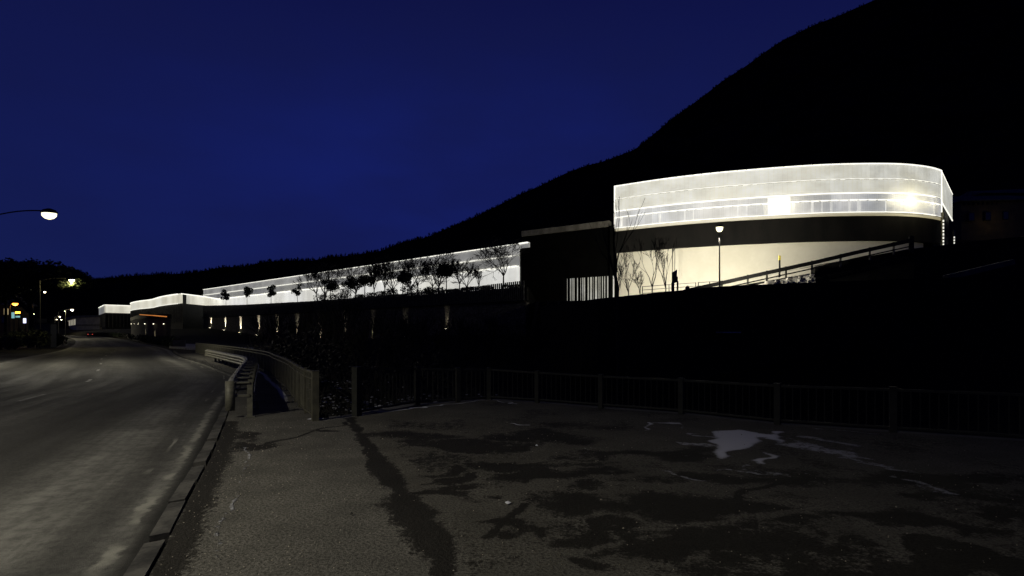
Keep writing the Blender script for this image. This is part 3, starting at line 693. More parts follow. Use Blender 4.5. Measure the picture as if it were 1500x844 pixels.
for (x,y,rr,gl,pw,lab) in [(65.5,427.5,.22,'lamp_far',250,'pale street lamp showing below the big pine crown'),(105.5,453.5,.42,'lamp_far',4000,'pale street lamp above the low factory roof'),(95,455.6,.16,'lamp_far',0,'faint street lamp just left of the brighter one over the factory'),
  (87.5,463.7,.34,'lamp_far',2500,'highest of the lamps clustered where the road vanishes'),(83,468,.3,'lamp_far',0,'left one of the lamps clustered where the road vanishes'),(90,468.3,.36,'lamp_far',0,'right one of the lamps clustered where the road vanishes'),(85,472,.4,'lamp_far',0,'lowest of the lamps clustered where the road vanishes'),(76,471.5,.3,'lamp_far',0,'lone dim lamp left of the cluster where the road vanishes'),
  (34,444.5,.34,'lamp_far',0,'pale lamp among the pine trunks, right of the orange one'),(37,459,.34,'lamp_far',0,'pale lamp above the bright white shop sign'),(49,460,.28,'lamp_far',0,'small pale lamp right of the pine trunk')]:
    Yd=7.25*F/(HZ-y);hh=at(x,y,Yd);lamp(hh,1.5,(-.8,-.6),rr,gl,lab,pw,(1,.9,.6),HT(hh[0],hh[1])-.1)
hh=at(22,444.5,92);lamp(hh,.8,(-1,0),.5,'lamp_orange','orange glowing street lamp at the far left among the pines',120,(1,.4,.08),-.2)
# lamp in the yard before the cream wall
hh=at(1054,333,58);lamp(hh,0,(0,0),.42,'lamp_on','single post lamp standing before the cream wall of the curved hall',18000,(1,.94,.76),HT(hh[0],hh[1])-.1,tilt=True,name='post_lamp',arm=False,group=None)

# ------------------------------------------------------------------ near guardrail
grp=sub(kerb,11.35,36.0);gr=empty('guardrail',(grp[0][0],grp[0][1],0),'galvanised steel crash barrier with box spacers curving between road and walkway','guardrail')
gp=resample(grp,.25);
prof=[(-.02,.34),(-.09,.37),(-.09,.42),(-.02,.45),(-.02,.47),(-.09,.50),(-.09,.55),(-.02,.58),(-.02,.60),(-.09,.63),(-.09,.69),(-.02,.73),(.02,.75),(.05,.77)]
b=MB();n=len(gp);rowsv=[]
for k,(o_,z_) in enumerate(prof):
    oo=offset(gp,.16+o_);rowsv.append([(*oo[i],z_) for i in range(n)])
vs=[p for r_ in rowsv for p in r_];m_=len(prof)
b.add(vs,[(k*n+i,k*n+i+1,(k+1)*n+i+1,(k+1)*n+i) for k in range(m_-1) for i in range(n-1)]);
o=b.build('beam',M['galv'],gr,True);md=o.modifiers.new('t','SOLIDIFY');md.thickness=.006
e=offset(gp,.14)[0]
b=MB();
pr=[]
for k in range(9):
    a_=math.pi*(k/8);pr.append((e[0]-.10*math.cos(a_)*1.0+.02,e[1]-.10*math.sin(a_)))
b.wall(pr,.16,.78,.012);b.build('terminal',M['galv'],gr,True)
b=MB();rp=offset(gp,.62);b.wall(rp,.40,.52,.02);b.build('rear_rail',M['galv'],gr)
pts=resample(grp,1.5);po=offset(pts,.52);pi_=offset(pts,.12)
for i in range(len(pts)):
    dx,dy=po[i][0]-pi_[i][0],po[i][1]-pi_[i][1];rz=math.atan2(dy,dx)
    b=MB();b.box((po[i][0],po[i][1],.36),(.10,.012,.78),rz);b.box((po[i][0]+.05*math.cos(rz)-.0,po[i][1]+.05*math.sin(rz),.36),(.012,.07,.78),rz);b.box((po[i][0],po[i][1],.012),(.2,.2,.02),rz)
    b.build('post',M['galv'],gr)
    b=MB();b.beam((*pi_[i],.735),(*po[i],.735),.09,.03);b.build('spacer',M['galv'],gr);b=MB();b.beam((*pi_[i],.46),(*po[i],.46),.06,.05);b.build('spacer',M['galv'],gr)

# ------------------------------------------------------------------ railings
def railing(name,pts,hs,label,mat,postw=.09,startw=None,endw=None,bar=.11,step_post=None,grp_=None,dbl=False):
    """pts: post positions; one post part per point, one baluster panel per bay"""
    root=empty(name,(pts[0][0],pts[0][1],0),label,'railing',grp_)
    for i,p in enumerate(pts):
        w_=postw
        if i==0 and startw:w_=startw
        nx_=pts[min(i+1,len(pts)-1)];pv=pts[max(i-1,0)];rz=math.atan2(nx_[1]-pv[1],nx_[0]-pv[0])
        b=MB();b.box((p[0],p[1],hs[i]/2),(w_,w_,hs[i]),rz);b.box((p[0],p[1],hs[i]+.008),(w_*1.12,w_*1.12,.015),rz);b.build('post',mat,root)
    for i in range(len(pts)-1):
        a=Vector(pts[i]);c=Vector(pts[i+1]);d=(c-a);L=d.length;d.normalize();a2=a+d*postw/2;c2=c-d*postw/2
        if i==0 and startw:a2=a+d*startw/2
        b=MB();za,zc=hs[i]-.04,hs[i+1]-.04
        b.beam((*a2,za),(*c2,zc),.05,.045)
        if dbl:b.beam((*a2,za-.13),(*c2,zc-.13),.04,.035)
        b.beam((*a2,.09),(*c2,.09),.04,.035)
        n=max(2,int(L/bar))
        for k in range(1,n):
            q=a+(c-a)*(k/n);zt=za+(zc-za)*k/n;b.beam((*q,.095),(*q,zt-.003),.014,.014)
        b.build('bar_panel',mat,root)
    return root
fp=resample(fline,1.15);railing('railing',fp,[1.0]*len(fp),'olive steel railing with upright bars curving along the walkway','%s'and M['olive_metal'],.055,startw=.13,bar=.12,dbl=True)
rpts=ARM_L[0:1]+ARM_L[1:]+ARM_R[1:];hs=[1.04,.93,.88,.85,.81,.79,.78,.79,.80,.80,.80,.80]
railing('railing',rpts,hs,'dark steel railing with square posts around the paved corner above the river','x'and M['fence_dark'],.11,startw=.15,bar=.13)

# ------------------------------------------------------------------ stone terrace wall with fins and uplights
wp=[wallpt(x) for x in range(770,290,-8)]     # right to left
wpl=wp[::-1]                                   # left -> right: right-hand side faces camera
zf=[float(np.interp(p[1],[60,122,130,143,165,200],[-2.5,-2.2,-1.2,.6,2.7,3.2])) for p in wpl]
wr=empty('terrace_wall',(wpl[len(wpl)//2][0],wpl[len(wpl)//2][1],0),'long rubble stone retaining wall topped by dark upright fins, below the long lit hall','wall')
b=MB();b.wall(wpl,zf,6.7,.9,0);b.build('stone_face',M['stone'],wr)
ztop=[float(np.interp(p[1],[60,84,95,110,125,150,168,200],[9.9,9.9,9.5,9.35,9.4,9.9,10.6,10.8])) for p in wpl]
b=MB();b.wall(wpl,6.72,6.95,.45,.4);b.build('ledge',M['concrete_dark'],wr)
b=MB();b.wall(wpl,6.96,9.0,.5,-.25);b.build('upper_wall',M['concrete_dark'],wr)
b=MB();dw=resample(wpl,.42)
for p in dw:
    zt=float(np.interp(p[1],[60,84,95,110,125,150,168,200],[9.9,9.9,9.5,9.35,9.4,9.9,10.6,10.8]))
    b.box((p[0]+.0*NX_,p[1]+.0,(6.82+zt)/2+random.uniform(-.03,.03)),(.13,.22,zt-6.82),math.atan2(1,-1.129)+.0)
M['fin']=simple('weathered fins',(.07,.07,.062),(.016,.016,.015),2,.8)
b.wall(wpl,6.95,7.05,.06,.03);b.build('fins',M['fin'],wr)
for i,(x,yb) in enumerate([(309.4,481),(330,484.5),(352.6,488),(379,491.5),(406,495),(435.5,503),(470,507),(506,497),(546,497.5),(594,494.5),(655,483)]):
    X_,Y_=wallpt(x);z_=CAMH+(HZ-yb)/F*Y_
    X_-=NX_*.4;Y_-=NY_*.4
    names=['leftmost wall uplight, just right of the far pavilion','second wall uplight from the left on the stone wall','third wall uplight from the left on the stone wall','fourth wall uplight, the brightest clear of the bushes','fifth wall uplight, half hidden by dark bushes','sixth wall uplight, low behind the bare branches','seventh wall uplight, a small glint low behind the bushes','eighth wall uplight glinting through the thicket','ninth wall uplight glinting through the thicket','tenth wall uplight, faint behind the riverside trees','last wall uplight, nearly lost behind the riverside trees']
    root=empty('wall_uplight',(X_,Y_,z_),names[i],'floodlight','uplights along the stone wall')
    b=MB();b.box((X_,Y_,z_-.1),(.5,.4,.3),.7);b.tube((X_,Y_,z_+.05),(X_,Y_,z_+.16),.2,.22,12);b.build('housing',M['black'],root)
    b=MB();b.tube((X_,Y_,z_+.165),(X_,Y_,z_+.18),.17,.17,12);b.build('lens',M['spot_glass'],root)
    light('uplight_beam','SPOT',(X_,Y_,z_+.3),(26000,28000,28000,28000,7000,10000,3500,1500,800,700,400)[i],(1,.9,.66),root,.1,(X_+NX_*.55,Y_+NY_*.55,z_+3.2),30,1.0)

# ------------------------------------------------------------------ long lit hall
def hallpt(x): Y=113.6/(1.129+(x-CX)/F);return ((x-CX)/F*Y,Y)
hp=[hallpt(x) for x in np.linspace(298,761,60)]
hr=empty('long_hall',(hp[30][0],hp[30][1],9),'long low hall with three rows of white glowing panels behind the terrace trees','building')
body=[hallpt(298),hallpt(761)];back=[(p[0]+NX_*28,p[1]+NY_*28) for p in body]
b=MB();b.prism([(body[0][0]+NX_*.5,body[0][1]+NY_*.5),(body[1][0]+NX_*.5,body[1][1]+NY_*.5),back[1],back[0]],6,18.2);b.build('body',M['dark_metal'],hr)
for z0,z1,mt in((16.3,18.15,'pL1'),(14.3,16.12,'pL2'),(8.6,14.12,'pL3')):
    b=MB();b.wall(hp,z0,z1,.12,0);b.build('panel_row',M[mt],hr)
def dashes(pts,z,step,duty,r,mat,parent,off=.1,jit=0):
    b=MB();pp=resample(offset(pts,off),step*duty/2)
    k=0
    L=0;last=pp[0];out=[]
    q=resample(offset(pts,off),step)
    for i in range(len(q)-1):
        a=Vector(q[i]);c=Vector(q[i+1]);e_=a+(c-a)*duty;zz=z+random.uniform(-jit,jit)
        b.beam((*a,zz),(*e_,zz),r,r)
    qq=[Vector((*p,z)) for p in offset(pts,off)]
    for i in range(len(qq)-1):b.beam(qq[i],qq[i+1],r*.3,r*.3+jit*2)
    return b.build('light_strip',M[mat],parent)
dashes(hp,18.27,2.2,.9,.15,'tube',hr);dashes(hp,16.2,8,1.0,.2,'tube_dim',hr);dashes(hp,14.2,1.6,.7,.24,'tube',hr,jit=.03)
b=MB();ps=[hallpt(761),hallpt(775)];b.wall(ps,17.4,18.3,.3,.02);b.build('fascia_end',M['pL1'],hr)
dashes(ps,18.27,2.2,.9,.22,'tube',hr)

# ------------------------------------------------------------------ curved hall on the right
CP=[(16.8,89.4),(24,85),(31.6,81.6),(42.2,78.5),(49,77.6),(54.3,77.6),(58,78.3),(61.2,79.5),(63.6,80.9)]
cv=resample(smoothline(CP,10),.6);cv.append(CP[-1])
ch=empty('curved_hall',(40,88,7),'curved hall with a glowing white upper storey over a dark band and cream wall','building')
inn=offset(cv,-.5);far_=(76.3,94.6)
side=[cv[-1],far_]
b=MB();b.prism(inn+[(far_[0]-.4,far_[1]+.3),(60,125),(25,118)],18.62,25.9);b.build('body',M['dark_metal'],ch)
b=MB();b.wall(cv,15.1,18.55,.6,.04);b.build('dark_band',simple('charcoal band cladding',(.011,.010,.009),(.006,.006,.0055),.6,.8,spec=.1,stretch=(1,1,.3)),ch)
b=MB();b.prism(offset(cv,-1.3)+[(75,95),(60,125),(25,118)],15.2,18.5);b.build('floor_slab',M['concrete_dark'],ch)
b=MB();b.wall(offset(cv,-1.0)[:-6],5,15.15,.5,0);b.build('cream_wall',M['cream'],ch)
b=MB();b.prism(offset(cv,-1.8)[:-6]+[(60,110),(28,112)],4,15.1);b.build('core',M['concrete_dark'],ch)
for z0,z1,mt in((23.92,25.95,'pA'),(21.95,23.78,'pA'),(20.92,21.78,'pB'),(19.2,20.78,'pB')):
    b=MB();b.wall(cv,z0,z1,.1,0);b.build('panel_row',M[mt],ch)
b=MB();b.wall(cv,18.62,19.05,.1,-.05);b.build('strip_window',M['yellow_strip'],ch)
dashes(cv,26.0,1.25,.93,.12,'tube',ch,.06);dashes(cv,23.85,1.3,.45,.09,'tube_dim',ch,.06,.02);dashes(cv,21.86,6,1.0,.13,'tube',ch,.06);dashes(cv,20.85,1.3,.72,.13,'tube',ch,.06,.02);dashes(cv,19.12,3,1.0,.09,'tube',ch,.06)
b=MB();b.box((*offset(cv,.05)[0],22.9),(.14,.14,6.3),0);b.box((*offset(cv,.05)[-1],22.9),(.1,.1,6.2),0);b.build('edge_light',M['tube'],ch)
b=MB()
rs=random.Random(3)
for i,p in enumerate(resample(offset(cv,.03),1.25)):
    if rs.random()<.5:b.box((p[0],p[1],20.0),(rs.choice([.06,.1,.3,.5]),.05,1.56))
b.wall(cv,19.2,19.25,.02,.02);b.build('mullion',panel('glowing joint',(.9,.93,1),(1,1,1),.62,seam=3,nlo=.6,nhi=1.2),ch)
b=MB();b.wall(side,21.6,25.95,.1,0);b.build('side_panel',M['pA'],ch)
b=MB();b.beam((*side[0],21.45),(*side[1],21.45),.12,.16);b.beam((*side[0],26),(*side[1],26),.1,.1);b.build('side_strip',M['tube'],ch)
b=MB();b.wall([(side[0][0],side[0][1]+.8),(side[1][0],side[1][1])],15.1,21.3,.3,-.5);b.build('side_wall',M['dark_metal'],ch)
for p,zb_ in((cv[-1],14.6),(far_,14.8)):
    b=MB();b.box((p[0]+.1,p[1]-.1,17.0),(.35,.35,5.6),.6);b.build('column',M['galv'],ch)
    b=MB();z_=15
    while z_<19:b.box((p[0]+.05,p[1]-.32,z_),(.16,.08,.3));z_+=.5
    b.build('column_lights',M['tube_dim'],ch)
b=MB();q=at(986.5,380,83.3);
b.tube((q[0]-.15,q[1],10),(q[0]-.15,q[1],15.0),.06,.06,8);b.tube((q[0]+.2,q[1],10),(q[0]+.2,q[1],15.0),.05,.05,8);b.build('downpipe',M['concrete'],ch)
b=MB();q=at(1140,300,79.2);b.wall([p for p in cv if at(1120,0,p[1])[0]<p[0]<at(1160,0,p[1])[0]],19.25,21.7,.05,.08);b.build('bright_window',emis('bright window',(1,1,1),.62),ch)
for x_,pw in ((1322,300),(1298,110),(1350,90),(1374,60),(1130,70),(1150,70)):
    q=at(x_,299 if x_>1200 else 302,80.0);light('hotspot_lamp','POINT',(q[0],q[1]+.0,q[2]),pw,(1,.9,.55),ch,.3)
# unseen lamps added for hot spots, moved just in front of the sheet
for o in list(bpy.data.objects):
    if o.name.startswith('hotspot_lamp'):
        X0=o.location.x;yy=min(cv,key=lambda p:abs(p[0]-X0))[1];o.location=(X0,yy-1.3,o.location.z)
# added wall-wash floods that brighten the cream wall
for i,(x_,lab,pw) in enumerate([(940,'added floodlight nearest the slatted opening, below the cream wall',5200),(1085,'added floodlight right of the post lamp, washing the cream wall',9500)]):
    Y_=70.0 if i else 76.0;X_=(x_-CX)/F*Y_;z_=HT(X_,Y_)
    root=empty('floodlight',(X_,Y_,z_),lab,'floodlight','added floodlights before the cream wall')
    b=MB();b.box((X_,Y_,z_+.25),(.6,.3,.4),0);b.tube((X_,Y_,z_),(X_,Y_,z_+.1),.1,.1,8);b.build('housing',M['black'],root)
    light('added_flood_beam','SPOT',(X_,Y_+.2,z_+.6),pw,(1,.94,.78),root,.3,(X_+1,Y_+6,z_+4.5),140,1.0)

# wing with slatted opening
WG=[(3.2,98.2),(16.3,89.7)];wg=empty('dark_wing',(10,94,6),'dark windowless wing with a pale roof fascia and a glowing slatted opening','building')
ux,uy=WG[1][0]-WG[0][0],WG[1][1]-WG[0][1];wl=math.hypot(ux,uy);ux/=wl;uy/=wl
def wpnt(s,d=0): return (WG[0][0]+ux*s+uy*d, WG[0][1]+uy*s-ux*d)     # d towards viewer
def s_at(x):  # distance along the wing where photo column x falls
    k=(x-CX)/F; return (k*WG[0][1]-WG[0][0])/(ux-k*uy)
s0,s1=s_at(824),s_at(897)
s1=min(s1,wl-.3)
bk=[wpnt(0,-25),wpnt(wl,-25)]
b=MB();b.prism([wpnt(-1.6,-3),wpnt(wl,-3),wpnt(wl,-25),wpnt(-1.6,-25)],5,19.4)
b.wall([wpnt(-1.6),wpnt(wl)],11.5,19.45,3.0,0);b.wall([wpnt(-1.6),wpnt(s0)],4,11.5,3.0,0);b.wall([wpnt(s0),wpnt(wl)],3,7.1,3.0,0);M['wing']=simple('black cladding',(.003,.003,.0028),(.0018,.0018,.0018),.8,.9,spec=.01);b.build('body',M['wing'],wg)
b=MB();b.wall([wpnt(-1.6),wpnt(wl-.3)],19.5,20.45,1.0,.25);M['fascia']=simple('pale fascia',(.16,.15,.125),(.08,.075,.06),.8,.8,0,.2,(1,1,.3));b.build('fascia',M['fascia'],wg)
b=MB();b.wall([wpnt(s0,-1.2),wpnt(wl,-1.2)],7.1,11.5,.1,0);b.build('lit_room',M['slot'],wg)
b=MB();s=s0;rs=random.Random(5)
while s<wl-.1:
    w_=rs.choice([.12,.2,.3,.45,.24]);p=wpnt(s+w_/2,-.15);b.box((p[0],p[1],9.3),(w_,.12,4.4),math.atan2(uy,ux));s+=w_+rs.choice([.12,.2,.25,.4])
for zz in(7.12,11.48):b.beam((*wpnt(s0,-.15),zz),(*wpnt(wl,-.15),zz),.06,.06)
b.build('slats',M['wing'],wg)
q=wpnt(wl+.15,.4);b=MB();b.box((q[0],q[1],12),(.5,.5,15),0);b.build('corner_pier',M['wing'],wg)

# ------------------------------------------------------------------ yard, bank wall, ramp
bw=[(3.5,66),(6,56),(8,50.6),(13,50),(19,50),(30,50),(50,50),(70,50)]
def yb(x): return np.interp(x,[770,880,900,960,1055,1200,1500,1800],[452,437,436,429,419.5,413,403,395])
bz=[CAMH+(HZ-yb(CX+F*p[0]/p[1]))/F*p[1] for p in bw]
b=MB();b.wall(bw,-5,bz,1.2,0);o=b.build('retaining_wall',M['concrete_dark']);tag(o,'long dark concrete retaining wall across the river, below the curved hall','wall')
# small ledge with snow
b=MB();q=at(1067,487,49.6);b.box((q[0],q[1],q[2]),(2.0,.7,.12));o=b.build('wall_ledge',M['snow_dirty']);tag(o,'short snow-topped ledge on the face of the dark retaining wall','ledge')
# ramp road rising to the right
RP=[(12,60,5.6),(19.5,60,6.3),(26,60,7.65),(33,60,9.3),(40,60,10.5),(43.9,60,11.2),(52,61,12.0),(60,63,12.9),(72,66,14.4)]
b=MB();vs=[];
for x_,y_,z_ in RP: vs+=[(x_,y_,z_),(x_,y_+5.5,z_+.05)]
b.add(vs,[(2*i,2*i+2,2*i+3,2*i+1) for i in range(len(RP)-1)]);M['rampm']=simple('frosted concrete ramp',(.42,.41,.38),(.25,.24,.22),1,.9)
tag(b.build('ramp_road',M['rampm']),kind='structure')
# ramp side wall
RW=[(33.2,59.8),(40,59.8),(44,59.8),(52,60.8),(60,62.8),(72,65.8),(90,70)]
rzt=[CAMH+(HZ-np.interp(CX+F*x_/y_,[1192,1240,1290,1340,1420,1500,1700],[391,382,372,364,354,346,335]))/F*y_ for x_,y_ in RW]
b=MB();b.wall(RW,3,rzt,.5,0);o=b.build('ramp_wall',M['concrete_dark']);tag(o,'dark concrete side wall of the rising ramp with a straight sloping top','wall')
b=MB();b.wall([(12,59.9),(19.5,59.9),(26,59.9),(33.1,59.9)],3,[5.4,6.1,7.3,8.5],.5,0);tag(b.build('embankment',M['earth']),kind='structure')
# rocks
rs=random.Random(9)
rk=0
for i in range(46):
    x_=rs.uniform(1126,1190);f_=(x_-1126)/64;y_=rs.uniform(416-10*f_-3,416.5) if rs.random()<.9 else 414
    Yd=58.6-(y_-405)*.02;q=at(x_,min(y_,416),Yd+rs.uniform(-.4,.4));s_=rs.uniform(.18,.5)
    b=MB();vs=[];
    import itertools
    for sx in(-1,0,1):
        for sy in(-1,1):
            for sz in(-1,1):vs.append((q[0]+sx*s_*rs.uniform(.6,1),q[1]+sy*s_*rs.uniform(.5,.9),q[2]+sz*s_*.45*rs.uniform(.6,1)))
    # two joined hexahedra
    fs=[(0,1,3,2),(8,10,11,9),(0,4,5,1),(4,8,9,5),(2,3,7,6),(6,7,11,10),(1,5,7,3),(5,9,11,7),(0,2,6,4),(4,6,10,8)]
    b.add(vs,fs);o=b.build('boulder',M['rock']);tag(o,'pale broken boulder in the lit rock pile beside the ramp wall','rock','boulders by the ramp wall')
b=MB();b.add([(at(1110,417,58.8)),(at(1192,417,58.8)),(at(1192,401,59.6)),(at(1160,405,59.6)),(at(1135,412,59.4))],[(0,1,2,3,4)]);tag(b.build('bank_slope',M['rock']),kind='structure')
# ramp guardrail
rr=empty('ramp_guardrail',(19,59.5,6),'dark steel guardrail climbing the ramp before the curved hall','guardrail')
rl=[(990,431),(1010,425),(1060,414),(1100,405),(1150,394),(1200,383),(1250,371),(1300,360),(1337,352)]
rp3=[at(x,y,59.4) for x,y in rl]
b=MB()
for i in range(len(rp3)-1):b.beam(rp3[i],rp3[i+1],.08,.42);
b.build('beam',M['dark_metal'],rr)
b=MB()
for i in range(len(rp3)-1):b.beam(rp3[i]-Vector((0,0,.62)),rp3[i+1]-Vector((0,0,.62)),.06,.14)
b.build('lower_rail',M['dark_metal'],rr)
for x_ in (1022,1058,1096,1124,1152,1190,1232,1275,1310,1336):
    y_=np.interp(x_,[p[0] for p in rl],[p[1] for p in rl]);q=at(x_,y_,59.5);w_=.16 if x_<1330 else .5
    b=MB();b.box((q[0],q[1]+.1,q[2]-.45),(w_,.14,1.4 if x_<1330 else 1.9));b.build('post',M['galv'] if x_<1330 else M['dark_metal'],rr)
# railing behind
r2=empty('yard_railing',(20,63,6),'thin three-rail railing before the cream wall, left of the post lamp','railing')
for (xa,ya,xb,yb_) in((941,420,1019,414.3),(1023,414,1056,412)):
    b=MB()
    for dz in(0,.4,.8):b.beam(at(xa,ya,64)-Vector((0,0,dz)),at(xb,yb_,64)-Vector((0,0,dz)),.05,.06)
    b.build('rail',M['black'],r2)
    for x_,y_ in((xa,ya),((xa+xb)/2,(ya+yb_)/2),(xb,yb_)):
        b=MB();q=at(x_,y_,64);b.box((q[0],q[1],q[2]-.7),(.09,.07,1.5));b.build('post',M['black'],r2)
# sign cabinet
q=at(986,430,55);sg=empty('sign_board',(q[0],q[1],HT(q[0],q[1])),'black tilted sign board on legs standing before the cream wall','sign')
b=MB();vs=[]
o2=[(985,399),(992,395),(991.5,405),(993,405.5),(993,412),(990,414),(985,415)]
pp=[at(x,y,55) for x,y in o2];n=len(pp);b.add([(*p[:],) for p in pp]+[(p[0],p[1]+.25,p[2]) for p in pp],[tuple(range(n-1,-1,-1)),tuple(range(n,2*n))]+[(i,(i+1)%n,n+(i+1)%n,n+i) for i in range(n)])
b.build('board',M['black'],sg)
for x_,t_,w_ in((986,414,.26),(993,412,.12)):
    a_=at(x_,t_,55);b=MB();b.box((a_[0],a_[1]+.1,(a_[2]+4.8)/2),(w_,.2,a_[2]-4.8));b.build('leg',M['black'],sg)
q=at(1007,430,56);zb_=4.8;zt=at(1007,419,56)[2];b=MB();b.lathe((q[0],q[1],zb_),[(.24,0),(.24,zt-zb_-.25),(.2,zt-zb_-.08),(.08,zt-zb_)],14);o=b.build('litter_bin',M['black']);tag(o,'round-topped dark bin at the foot of the ramp guardrail','bin')
q=at(1142,400,60.3);mp_=empty('marker_post',(q[0],q[1],8),'slim marker post with a yellow top behind the ramp guardrail','post')
b=MB();b.box((q[0],q[1],9.2),(.14,.14,2.2));b.build('post',M['black'],mp_)
b=MB();b.box((q[0],q[1],10.2),(.2,.16,.5));b.build('cap',simple('yellow paint',(.55,.45,.08),None,4,.6),mp_)
# stair parapet on the right bank
b=MB();
pa=at(1385,407,53);pb=at(1482,384,55)
b.beam(pa,pb,.6,.5);o=b.build('stair_parapet',M['concrete']);tag(o,'pale sloping stair parapet on the dark bank at the right edge','parapet')
b=MB();q=at(1335,405,52)
# saplings before the cream wall
for i,(x,top,yb_,lab,sp_,up_,lv,Yd) in enumerate([(955,352,430,'bare forked sapling standing centrally before the cream wall',.42,.8,5,56),(921,372,434,'slender bare sapling before the left part of the cream wall',.4,.8,4,56),(905,380,437,'low bare sapling at the left corner of the cream wall',.5,.6,4,55),(975,358,430,'narrow bare poplar with many short twigs beside the black sign',.22,.9,4,57),(938,395,432,'short bare shrub between the saplings before the cream wall',.5,.6,4,55)]):
    q=at(x,yb_,Yd);z_=q[2]-.6;H=at(x,top,Yd)[2]-z_
    bare_tree((q[0],q[1],z_),H*1.05,lab,lv+1,2,sp_,up_,500+i,H*.014,rmin=.014,name='bare_sapling',group='saplings before the cream wall',trunkf=.22)
# ------------------------------------------------------------------ far pavilions on the left
p3=[(-161.8,233),(-150,215),(-138,202),(-127,192.5),(-116,180),(-107,171),(-100,165)]
p3=smoothline(p3,6);p3r=[(-100,165),(-100,178),(-101.6,187),(-104,198)]
pv=empty('rounded_pavilion',(-115,185,4),'rounded pavilion with a cream glowing top storey and dark finned wall','building')
b=MB();b.wall(p3,11.2,14.0,.3,0);b.build('panel_row',M['pC'],pv)
b=MB();b.wall(p3r,11.2,14.0,.3,.0);b.build('panel_row',M['pC'],pv)
b=MB();b.prism(offset(p3,-.6)+[(-104.8,196),(-140,240)],10.9,13.9);b.build('body',M['dark_metal'],pv)
b=MB();b.prism(offset(p3,-.5)+[(-100.6,187),(-104.6,197),(-140,240)],-1,11.0);b.build('dark_wall',M['dark_metal'],pv)
b=MB()
for p in resample(offset(p3,.1),1.3):b.box((p[0],p[1],8.2),(.12,.2,5.6),.8)
b.build('fins',M['fin'],pv)
dashes(p3,14.05,3,1,.25,'tube',pv,.1);dashes(p3r,14.05,3,1,.25,'tube',pv,.1);dashes(p3,11.15,3,1,.2,'tube_dim',pv,.1)
# lower drum with downlights
d0=[(192,150),(200,134),(212,127),(225,124),(240,123),(250,124)]
dp=smoothline([((x-CX)/F*Y_,Y_) for x,Y_ in d0],5)
dr=empty('curved_wall',(dp[10][0],dp[10][1],0),'low curved dark wall with six downlights and an orange light line, before the rounded pavilion','wall')
b=MB();b.wall(dp,-1.5,5.4,.8,0);b.build('wall_face',simple('dim plaster',(.06,.055,.045),(.03,.028,.024),1,.9),dr)
b=MB();q0=at(205,461,124);q1=at(225,462.3,119.5);q2=at(244,464,118)
b.beam(q0,q1,.2,.16);b.beam(q1,q2,.2,.2);b.build('orange_strip',M['orange_strip'],dr)
b=MB();b.wall(dp,5.42,6.3,3,.2);b.build('canopy',M['dark_metal'],dr)
for i,x in enumerate((192.8,196.8,202.7,212,224.8,239.6)):
    Yd=float(np.interp(x,[p[0] for p in d0],[p[1] for p in d0]))-.7;q=at(x,474.5,Yd)
    labs=['leftmost downlight on the low curved wall','second downlight from the left on the low curved wall','third downlight from the left on the low curved wall','fourth downlight from the left on the low curved wall','fifth downlight from the left on the low curved wall','rightmost downlight on the low curved wall']
    root=empty('wall_downlight',q,labs[i],'wall light','downlights on the curved wall')
    b=MB();b.tube(q,q+Vector((0,0,.3)),.14,.14,10);b.beam(q+Vector((0,0,.2)),q+Vector((0,.7,.2)),.06,.06);b.build('housing',M['black'],root)
    b=MB();b.tube(q-Vector((0,0,.04)),q-Vector((0,0,.01)),.12,.12,10);b.build('lens',M['spot_glass'],root)
    light('downlight_beam','SPOT',q-Vector((0,0,.1)),1500,(1,.9,.6),root,.05,q+Vector((0,.5,-4)),20,1.0)
# box pavilion
c4=(-179,240);pr4=[c4,(-184,262),(-186,270)];pl4=[(-202,267),c4]
bx=empty('box_pavilion',(-185,255,3),'angular pavilion with a white glowing top storey, farthest left of the lit halls','building')
pr=[(-179,240),(-176,252),(-181.5,262)]
pr=[(-179,240),(-172.5,248),(-166,256)]
b=MB();b.wall(pr,11.3,14.7,.3,0);b.build('panel_row',M['pC'],bx);b=MB();b.wall(pl4,11.3,14.7,.3,0);b.build('panel_row',M['pL2'],bx)
b=MB();b.prism([(-179,240.6),(-166.4,256),(-189,283),(-201.5,267.5)],-2,14.5);b.build('body',M['dark_metal'],bx)
b=MB()
for p in resample(offset(pr,.12),1.4)+resample(offset(pl4,.12),1.6):b.box((p[0],p[1],8),(.14,.2,6),.8)
b.build('fins',M['fin'],bx);dashes(pr,14.75,3,1,.28,'tube',bx,.1);dashes(pl4,14.75,3,1,.24,'tube',bx,.1)
b=MB();b.beam((-202,266.8,3),(-202,266.8,11),.5,.3);b.build('corner_strip',M['window_warm'],bx)
# low factory
fc=empty('low_factory',(-190,260,2),'low flat-roofed factory with tall lit windows where the road bends away','building')
fa=[at(92,480,330),at(112,480,262),at(146,480,258)]
f2=[(p[0],p[1]) for p in fa]
ztp=at(112,463.5,262)[2]
b=MB();b.prism([f2[0],f2[1],f2[2],(f2[2][0]+12,f2[2][1]+50),(f2[0][0]+30,f2[0][1]+30)],-2,ztp-.6);b.build('wall',simple('pale render',(.3,.28,.23),(.2,.19,.16),.5,.9),fc)
b=MB();b.prism(offset(f2,.8)+[(f2[2][0]+12,f2[2][1]+50),(f2[0][0]+30,f2[0][1]+30)],ztp-.55,ztp+.3);b.build('roof',M['roof'],fc)
b=MB();b.wall(f2[1:],ztp-4.6,ztp-3.9,.3,.3);b.build('fascia',M['fascia'],fc)
M['win_lit']=emis('pale lit window',(1,.92,.7),.32)
for k in range(8):
    t_=.06+.12*k;a=Vector(f2[1]).lerp(Vector(f2[0]),t_);c=Vector(f2[1]).lerp(Vector(f2[0]),t_+.065)
    b=MB();b.wall([tuple(c),tuple(a)],ztp-4.0,ztp-1.2,.1,.06);b.build('window',M['win_lit'],fc)
